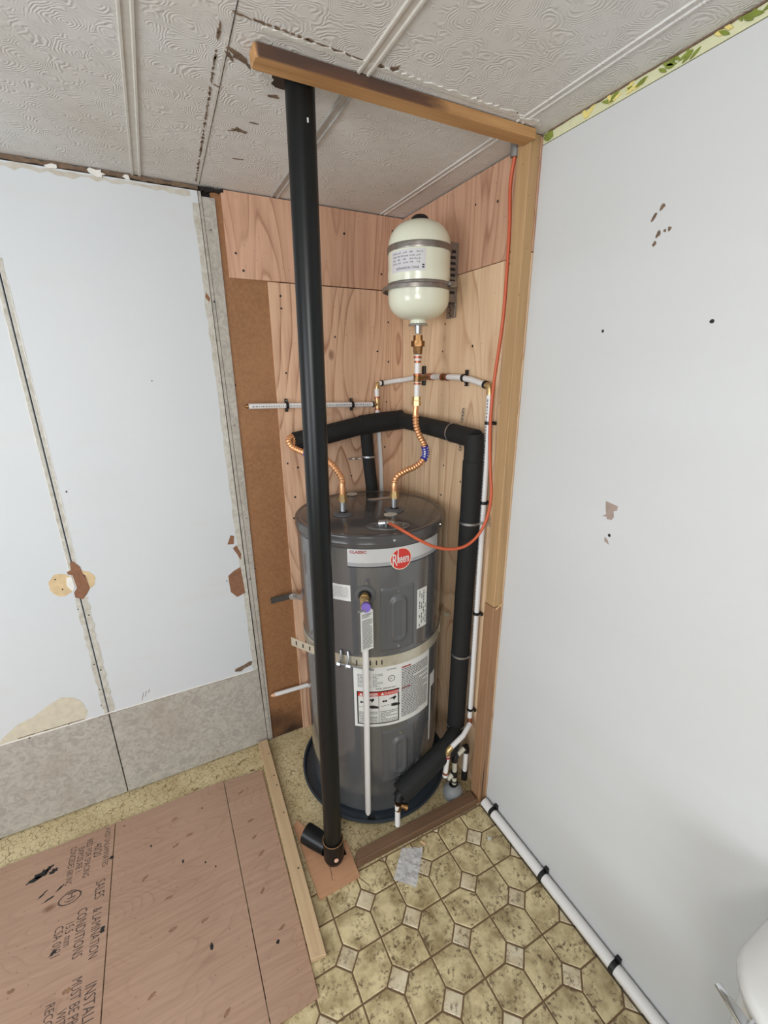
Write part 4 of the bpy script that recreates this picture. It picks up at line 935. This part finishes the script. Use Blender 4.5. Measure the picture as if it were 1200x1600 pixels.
b = B().lathe([(0, 1.786), (.032, 1.786), (.033, 1.789), (.030, 1.792), (0, 1.792)], (EX, EY), 32); mk('flange', b, M['steel'], et)
b = B().lathe([(0, 1.762), (.011, 1.762), (.012, 1.787), (0, 1.787)], (EX, EY), 20); mk('nipple', b, M['steel'], et)
b = B().hexnut((EX, EY, 1.757), (EX, EY, 1.733), .0155); b.hexnut((EX, EY, 1.740), (EX, EY, 1.722), .0225); b.tube([(EX, EY, 1.722), (EX, EY, 1.698)], [.017, .0145], 8); mk('union_fitting', b, M['brass_old'], et, smooth=False, label='weathered brass union')

# ------------------------------------------------------------ white tubing along the walls
px = thing('tubing_run', 'white plastic tubing with crimp fittings along plywood above the heater', 'pipe', (-.02, -.59, .3))
RT = .0098
def tb_(pts, name='white_tube', rr=RT, mat='pex'): return mk(name, B().tube(pts, rr, 16), M[mat], px)
def ring(p, q, rr=.0118, mat='crimp'): return mk('crimp_ring', B().cyl(p, q, rr, 16), M[mat], px)
tb_([(EX, EY, 1.697), (EX-.001, EY, 1.556)])
ring((EX, EY, 1.692), (EX, EY, 1.685), .0135); ring((EX, EY, 1.677), (EX, EY, 1.670)); ring((EX, EY, 1.636), (EX, EY, 1.630), .0135); ring((EX, EY, 1.606), (EX, EY, 1.600), .0125)
mk('tee_fitting', B().cyl((EX, EY, 1.630), (EX, EY, 1.609), .013, 14).cyl((EX, EY, 1.62), (-.07, -.30, 1.622), .010, 14), M['brass_old'], px)
mk('black_clip', B().box(-.012, -.0042, -.192, -.170, 1.59, 1.662), M['black'], px, bevel=.002)
# top loop: back wall corner to side wall
ZT = 1.600
tb_([(-.125, -.024, 1.596), (-.10, -.024, 1.598), (-.040, -.026, 1.606), (-.028, -.034, 1.607), (-.025, -.06, 1.610), (-.024, -.16, 1.620)])
tb_([(-.024, -.16, 1.620), (-.024, -.30, 1.624), (-.024, -.43, 1.623), (-.024, -.50, 1.616), (-.024, -.575, 1.601)])
for y in (-.225, -.247, -.262, -.33, -.36): ring((-.024, y, 1.623), (-.024, y-.007, 1.623), .0125)
mk('coupling', B().cyl((-.024, -.33, 1.6235), (-.024, -.367, 1.6235), .0112, 14), M['brass_old'], px)
ring((-.115, -.024, 1.597), (-.108, -.024, 1.597), .0122, 'black'); ring((-.024, -.566, 1.6035), (-.024, -.574, 1.6015), .0125, 'black')
mk('elbow_fitting', B().tube([(-.122, -.024, 1.596), (-.133, -.024, 1.593), (-.134, -.024, 1.58), (-.134, -.024, 1.572)], .009, 12), M['brass'], px)
mk('elbow_fitting', B().tube([(-.024, -.575, 1.601), (-.024, -.589, 1.598), (-.024, -.592, 1.588), (-.024, -.593, 1.572)], .0105, 12), M['brass'], px)
tb_([(-.134, -.024, 1.575), (-.133, -.024, 1.540)]); mk('tee_fitting', B().cyl((-.133, -.024, 1.541), (-.131, -.024, 1.49), .0095, 12).cyl((-.132, -.024, 1.514), (-.152, -.024, 1.514), .0095, 12), M['brass'], px)
ring((-.1335, -.024, 1.545), (-.1332, -.024, 1.538)); ring((-.131, -.024, 1.497), (-.1308, -.024, 1.490)); ring((-.150, -.024, 1.514), (-.156, -.024, 1.514), .0118, 'black')
tb_([(-.131, -.022, 1.49), (-.118, -.022, 1.25), (-.112, -.022, .95)])
tb_([(-.152, -.024, 1.514), (-.30, -.024, 1.519), (-.652, -.024, 1.527)]); mk('crimped_end', B().cyl((-.652, -.024, 1.527), (-.662, -.024, 1.527), .0085, 12, .006), M['brass_old'], px)
b = B(); rnd = random.Random(2)
x = -.64
while x < -.17: w_ = rnd.uniform(.002, .008); b.box(x, x+w_, -.0343, -.0333, 1.524-(x+.64)*.022, 1.5275-(x+.64)*.022); x += w_+.004
z = 1.56
while z > .36:
    w_ = rnd.uniform(.002, .008); b.box(-.0340, -.0330, -.5985, -.5945, z-w_, z); z -= w_+.004
mk('tube_print', b, M['pexprint'], px, smooth=False, kind='stuff')
# right vertical
tb_([(-.024, -.593, 1.575), (-.0235, -.596, 1.4), (-.023, -.597, .9), (-.023, -.598, .335)])
def clipm(c0, axis, parent, rr=RT, L=.048, wall='x', one=False, mat='black'):
    c0 = Vector(c0); b = B(); ax = Vector(axis).normalized()
    b.cyl(c0-ax*.005, c0+ax*.005, rr+.003, 14)
    nw = Vector((1, 0, 0)) if wall == 'x' else (Vector((0, 1, 0)) if wall == 'y' else Vector((0, 0, -1)))
    s = ax.cross(nw).normalized()
    lo = .006 if one else -L/2
    p0 = c0+s*(lo if not one else .0)+nw*(rr+.001); p1 = c0+s*L/2+nw*(rr+.001)
    a = ax*.005; t = nw*.0035
    b.prism([p0-a-t, p0+a-t, p0+a+t, p0-a+t], [p1-a-t, p1+a-t, p1+a+t, p1-a+t])
    o = mk('pipe_clip', b, M[mat], parent, smooth=True)
    h = B().cyl(p1-s*.006-nw*.0036, p1-s*.006-nw*.0048, .0022, 8); mk('clip_screw', h, M['steel'], o)
    return o
clipm((-.511, -.024, 1.524), (1, 0, 0), px, wall='y'); clipm((-.245, -.024, 1.517), (1, 0, 0), px, wall='y')
clipm((-.024, -.458, 1.621), (0, 1, 0), px, L=.052)
for z in (1.487, 1.225, .806, .378): clipm((-.0235, -.5965, z), (0, 0, -1), px, L=.040, one=True)

# lower fittings beside the stud
lf_ = thing('floor_fittings', 'cluster of short white tubes and dark fittings beside stud base', 'pipe', (-.10, -.62, 0))
def t2(pts, rr=RT, mat='pex', name='white_tube'): return mk(name, B().tube(pts, rr, 16), M[mat], lf_)
t2([(-.030, -.610, .318), (-.080, -.632, .300), (-.143, -.640, .278)])
mk('elbow_fitting', B().tube([(-.023, -.598, .338), (-.024, -.602, .322), (-.034, -.612, .315)], .0100, 12), M['crimp'], lf_)
mk('elbow_fitting', B().tube([(-.138, -.640, .281), (-.151, -.641, .274), (-.154, -.641, .262), (-.155, -.641, .252)], .0112, 12), M['brass'], lf_)
t2([(-.155, -.641, .255), (-.162, -.641, .165)]); mk('crimp_ring', B().cyl((-.1558, -.641, .247), (-.1564, -.641, .241), .0122, 14), M['redd'], lf_); mk('crimp_ring', B().cyl((-.1615, -.641, .172), (-.162, -.641, .164), .0122, 14), M['crimp'], lf_)
mk('end_cap', B().cyl((-.162, -.641, .163), (-.1625, -.641, .150), .0108, 14), M['pex'], lf_); mk('cap_black_ring', B().cyl((-.1625, -.641, .150), (-.1628, -.641, .146), .0112, 14), M['black'], lf_)  # narrow black ring below the end cap
b = B().tube([(-.094, -.622, .205), (-.103, -.622, .203), (-.106, -.622, .194), (-.106, -.622, .178)], .0125, 12); b.cyl((-.1035, -.622, .128), (-.1025, -.622, .100), .0125, 12); b.cyl((-.106, -.622, .113), (-.114, -.622, .112), .0125, 12); b.cyl((-.101, -.622, .078), (-.101, -.622, .072), .012, 12); mk('black_fitting', b, M['black'], lf_)
t2([(-.094, -.622, .204), (-.062, -.622, .222)], .0098, 'beigepaint'); t2([(-.106, -.622, .178), (-.1035, -.622, .128)], .0098, 'beigepaint'); t2([(-.1025, -.622, .100), (-.101, -.622, .060)], .0098, 'beigepaint'); t2([(-.114, -.622, .112), (-.136, -.622, .102)], .0098, 'beigepaint')
mk('black_fitting', B().tube([(-.062, -.622, .222), (-.052, -.622, .224), (-.050, -.622, .212), (-.050, -.622, .198)], .0122, 12), M['black'], lf_)
t2([(-.050, -.622, .200), (-.052, -.622, .105)], .0098); mk('black_fitting', B().cyl((-.052, -.622, .105), (-.052, -.622, .060), .0125, 12), M['black'], lf_)
mk('pipe_stub', B().cyl((-.100, -.622, .062), (-.099, -.622, .004), .015, 14), M['black'], lf_)
# clear dome round the floor penetration
dm = tag(mk('clear_dome', B().lathe([(.040, .002), (.041, .02), (.039, .036), (.030, .052), (.018, .058), (.0165, .057), (.029, .050), (.0375, .035), (.0395, .02), (.0385, .002), (.040, .002)], (-.1055, -.621), 32), M['clear'], org=(-.1055, -.621, 0), ang=60), 'clear plastic dome over floor penetration beside the stud base', 'dome')
mk('dark_base', B().lathe([(0, .001), (.036, .001), (.036, .020), (.030, .034), (.016, .042), (0, .044)], (-.1055, -.621), 24), M['black'], dm)

# ------------------------------------------------------------ orange cable and connector
ob = thing('orange_cable', 'orange electrical cable hanging from header connector to heater top', 'cable', (-.034, -.648, 2.17))
pts = [(-.034, -.648, 2.190), (-.033, -.640, 2.165), (-.030, -.628, 2.11), (-.028, -.633, 2.03), (-.028, -.636, 1.944), (-.028, -.634, 1.782), (-.034, -.620, 1.606), (-.037, -.620, 1.487), (-.037, -.626, 1.413), (-.037, -.636, 1.337), (-.040, -.650, 1.275), (-.043, -.649, 1.22), (-.055, -.645, 1.168), (-.080, -.641, 1.128), (-.122, -.637, 1.102), (-.176, -.632, 1.100), (-.231, -.625, 1.116), (-.278, -.615, 1.142), (-.319, -.595, 1.170), (-.337, -.560, 1.182), (-.341, -.530, 1.182), (-.339, -.513, 1.180)]
mk('cable', B().tube(spline(pts, .01), .0050, 12), M['orange'], ob)
mk('conduit_connector', B().tube([(-.034, -.644, 2.1985), (-.0335, -.643, 2.186), (-.033, -.641, 2.168)], [.0135, .0135, .012], 18), M['grayc'], ob, label='grey conduit connector')

# ------------------------------------------------------------ white pipe along floor by right wall
wp = thing('floor_pipe', 'long white pipe along floor at base of right white wall', 'pipe', (-.016, -1.2, .018))
mk('pipe', B().tube([(-.0215, -.716, .019), (-.0185, -1.2, .019), (-.0185, -2.9, .019)], .0168, 20), M['pex'], wp)
for y in (-.765, -1.018, -1.285, -1.62):
    o = mk('pipe_clip', B().cyl((-.019, y+.007, .019), (-.019, y-.007, .019), .0192, 18).box(-.012, -.0005, y-.007, y+.007, .03, .048), M['black'], wp, smooth=True)
mk('floor_edge', B().tube([(-.036, -.716, .0035), (-.034, -1.2, .0035), (-.034, -2.9, .0035)], .0016, 6), M['ink'], wp)

# ------------------------------------------------------------ loose things on the floor
b = B(); nx, ny = 22, 30; vs = []; c4 = [Vector((-.392, -.712)), Vector((-.325, -.745)), Vector((-.412, -.845)), Vector((-.468, -.787))]
import mathutils.noise as mn
for j in range(ny+1):
    for i in range(nx+1):
        a = c4[0].lerp(c4[1], i/nx); d = c4[3].lerp(c4[2], i/nx); p = a.lerp(d, j/ny)
        h = .006+.008*abs(mn.noise(Vector((p.x*45, p.y*45, 0))))+.005*abs(mn.noise(Vector((p.x*130, p.y*130, 3))))
        vs.append(Vector((p.x+.003*mn.noise(Vector((p.y*60, 1, 0))), p.y+.003*mn.noise(Vector((p.x*60, 5, 0))), h)))
N_ = len(vs); vs2 = vs+[Vector((v.x, v.y, .0034)) for v in vs]; fs = []
for j in range(ny):
    for i in range(nx):
        a = j*(nx+1)+i; fs.append((a, a+1, a+nx+2, a+nx+1)); fs.append((N_+a, N_+a+nx+1, N_+a+nx+2, N_+a+1))
b.add(vs2, fs)
tag(mk('plastic_bag', b, M['bag'], org=(-.39, -.78, .003)), 'small crumpled clear plastic bag on vinyl floor by the plate', 'bag')
tag(mk('paper_scrap', B().prism([(-.094, -.820, .004), (-.080, -.832, .004), (-.098, -.838, .004)], [(-.094, -.820, .006), (-.080, -.832, .005), (-.098, -.838, .009)]), M['label'], org=(-.09, -.83, .004), smooth=False), 'tiny white triangular paper scrap on patterned vinyl floor', 'scrap')
tag(mk('wood_chip', B().prism([(-.324, -.724, .004), (-.306, -.730, .004), (-.312, -.741, .004)], [(-.322, -.724, .009), (-.306, -.731, .008), (-.311, -.740, .010)]), M['ply_edge'], org=(-.315, -.73, .004), smooth=False), 'small wood chip on floor between plate and plastic bag', 'scrap')

# ------------------------------------------------------------ toilet at the right wall
to = thing('toilet', 'white toilet at lower right with chrome flush lever', 'toilet', (-.35, -1.8, .003))
def rrect(x0, x1, y0, y1, rad, n=8):
    o = []
    for (cx, cy, a0) in ((x1-rad[1], y1-rad[1], 0), (x0+rad[0], y1-rad[0], 90), (x0+rad[0], y0+rad[0], 180), (x1-rad[1], y0+rad[1], 270)):
        rd = rad[1] if cx > (x0+x1)/2 else rad[0]
        for i in range(n+1): a = math.radians(a0+90*i/n); o.append((cx+rd*math.cos(a), cy+rd*math.sin(a)))
    return o
def loft(sections, b):   # list of (poly, z)
    n = len(sections[0][0]); vs = [Vector((x, y, z)) for p, z in sections for x, y in p]; m_ = len(sections)
    return b.add(vs, [(i*n+j, i*n+(j+1) % n, (i+1)*n+(j+1) % n, (i+1)*n+j) for i in range(m_-1) for j in range(n)]+[list(range(n))[::-1], list(range((m_-1)*n, m_*n))])
yA, yB = -2.03, -1.545
b = loft([(rrect(-.235, -.045, yA+.03, yB-.035, (.06, .03)), .38), (rrect(-.262, -.035, yA+.008, yB-.010, (.075, .03)), .56), (rrect(-.268, -.032, yA+.005, yB-.008, (.08, .03)), .690)], B())
mk('cistern', b, M['porc'], to, ang=60)
b = loft([(rrect(-.272, -.03, yA+.002, yB-.004, (.085, .03)), .690), (rrect(-.284, -.025, yA-.004, yB+.004, (.09, .035)), .698), (rrect(-.286, -.024, yA-.005, yB+.005, (.092, .035)), .715), (rrect(-.278, -.03, yA, yB, (.085, .03)), .727), (rrect(-.245, -.055, yA+.03, yB-.03, (.07, .03)), .732)], B())
mk('cistern_lid', b, M['porc'], to, ang=60)
b = B().cyl((-.250, -1.600, .668), (-.278, -1.600, .672), .011, 16); b.prism([(-.266, -1.612, .664), (-.292, -1.606, .668), (-.262, -1.539, .664), (-.249, -1.541, .661)], [(-.266, -1.612, .669), (-.292, -1.606, .674), (-.262, -1.539, .669), (-.249, -1.541, .666)])
mk('flush_lever', b, M['chrome'], to, ang=40, label='chrome flush lever', bevel=.001)
def oval(cx, rx, ry, n=36): return [(cx+rx*math.cos(2*PI*i/n)*(1.0 if math.cos(2*PI*i/n) < 0 else .85), -1.788+ry*math.sin(2*PI*i/n)) for i in range(n)]
b = loft([(oval(-.40, .20, .12), .003), (oval(-.39, .17, .10), .10), (oval(-.41, .17, .11), .22), (oval(-.44, .25, .17), .34), (oval(-.45, .265, .185), .385)], B()); mk('bowl', b, M['porc'], to, ang=60)
b = loft([(oval(-.45, .27, .19), .387), (oval(-.45, .275, .193), .400), (oval(-.45, .265, .185), .412)], B()); mk('seat', b, M['porc'], to, ang=60)
b = loft([(oval(-.45, .268, .188), .413), (oval(-.45, .268, .188), .425), (oval(-.45, .235, .16), .432)], B()); mk('seat_lid', b, M['porc'], to, ang=60)
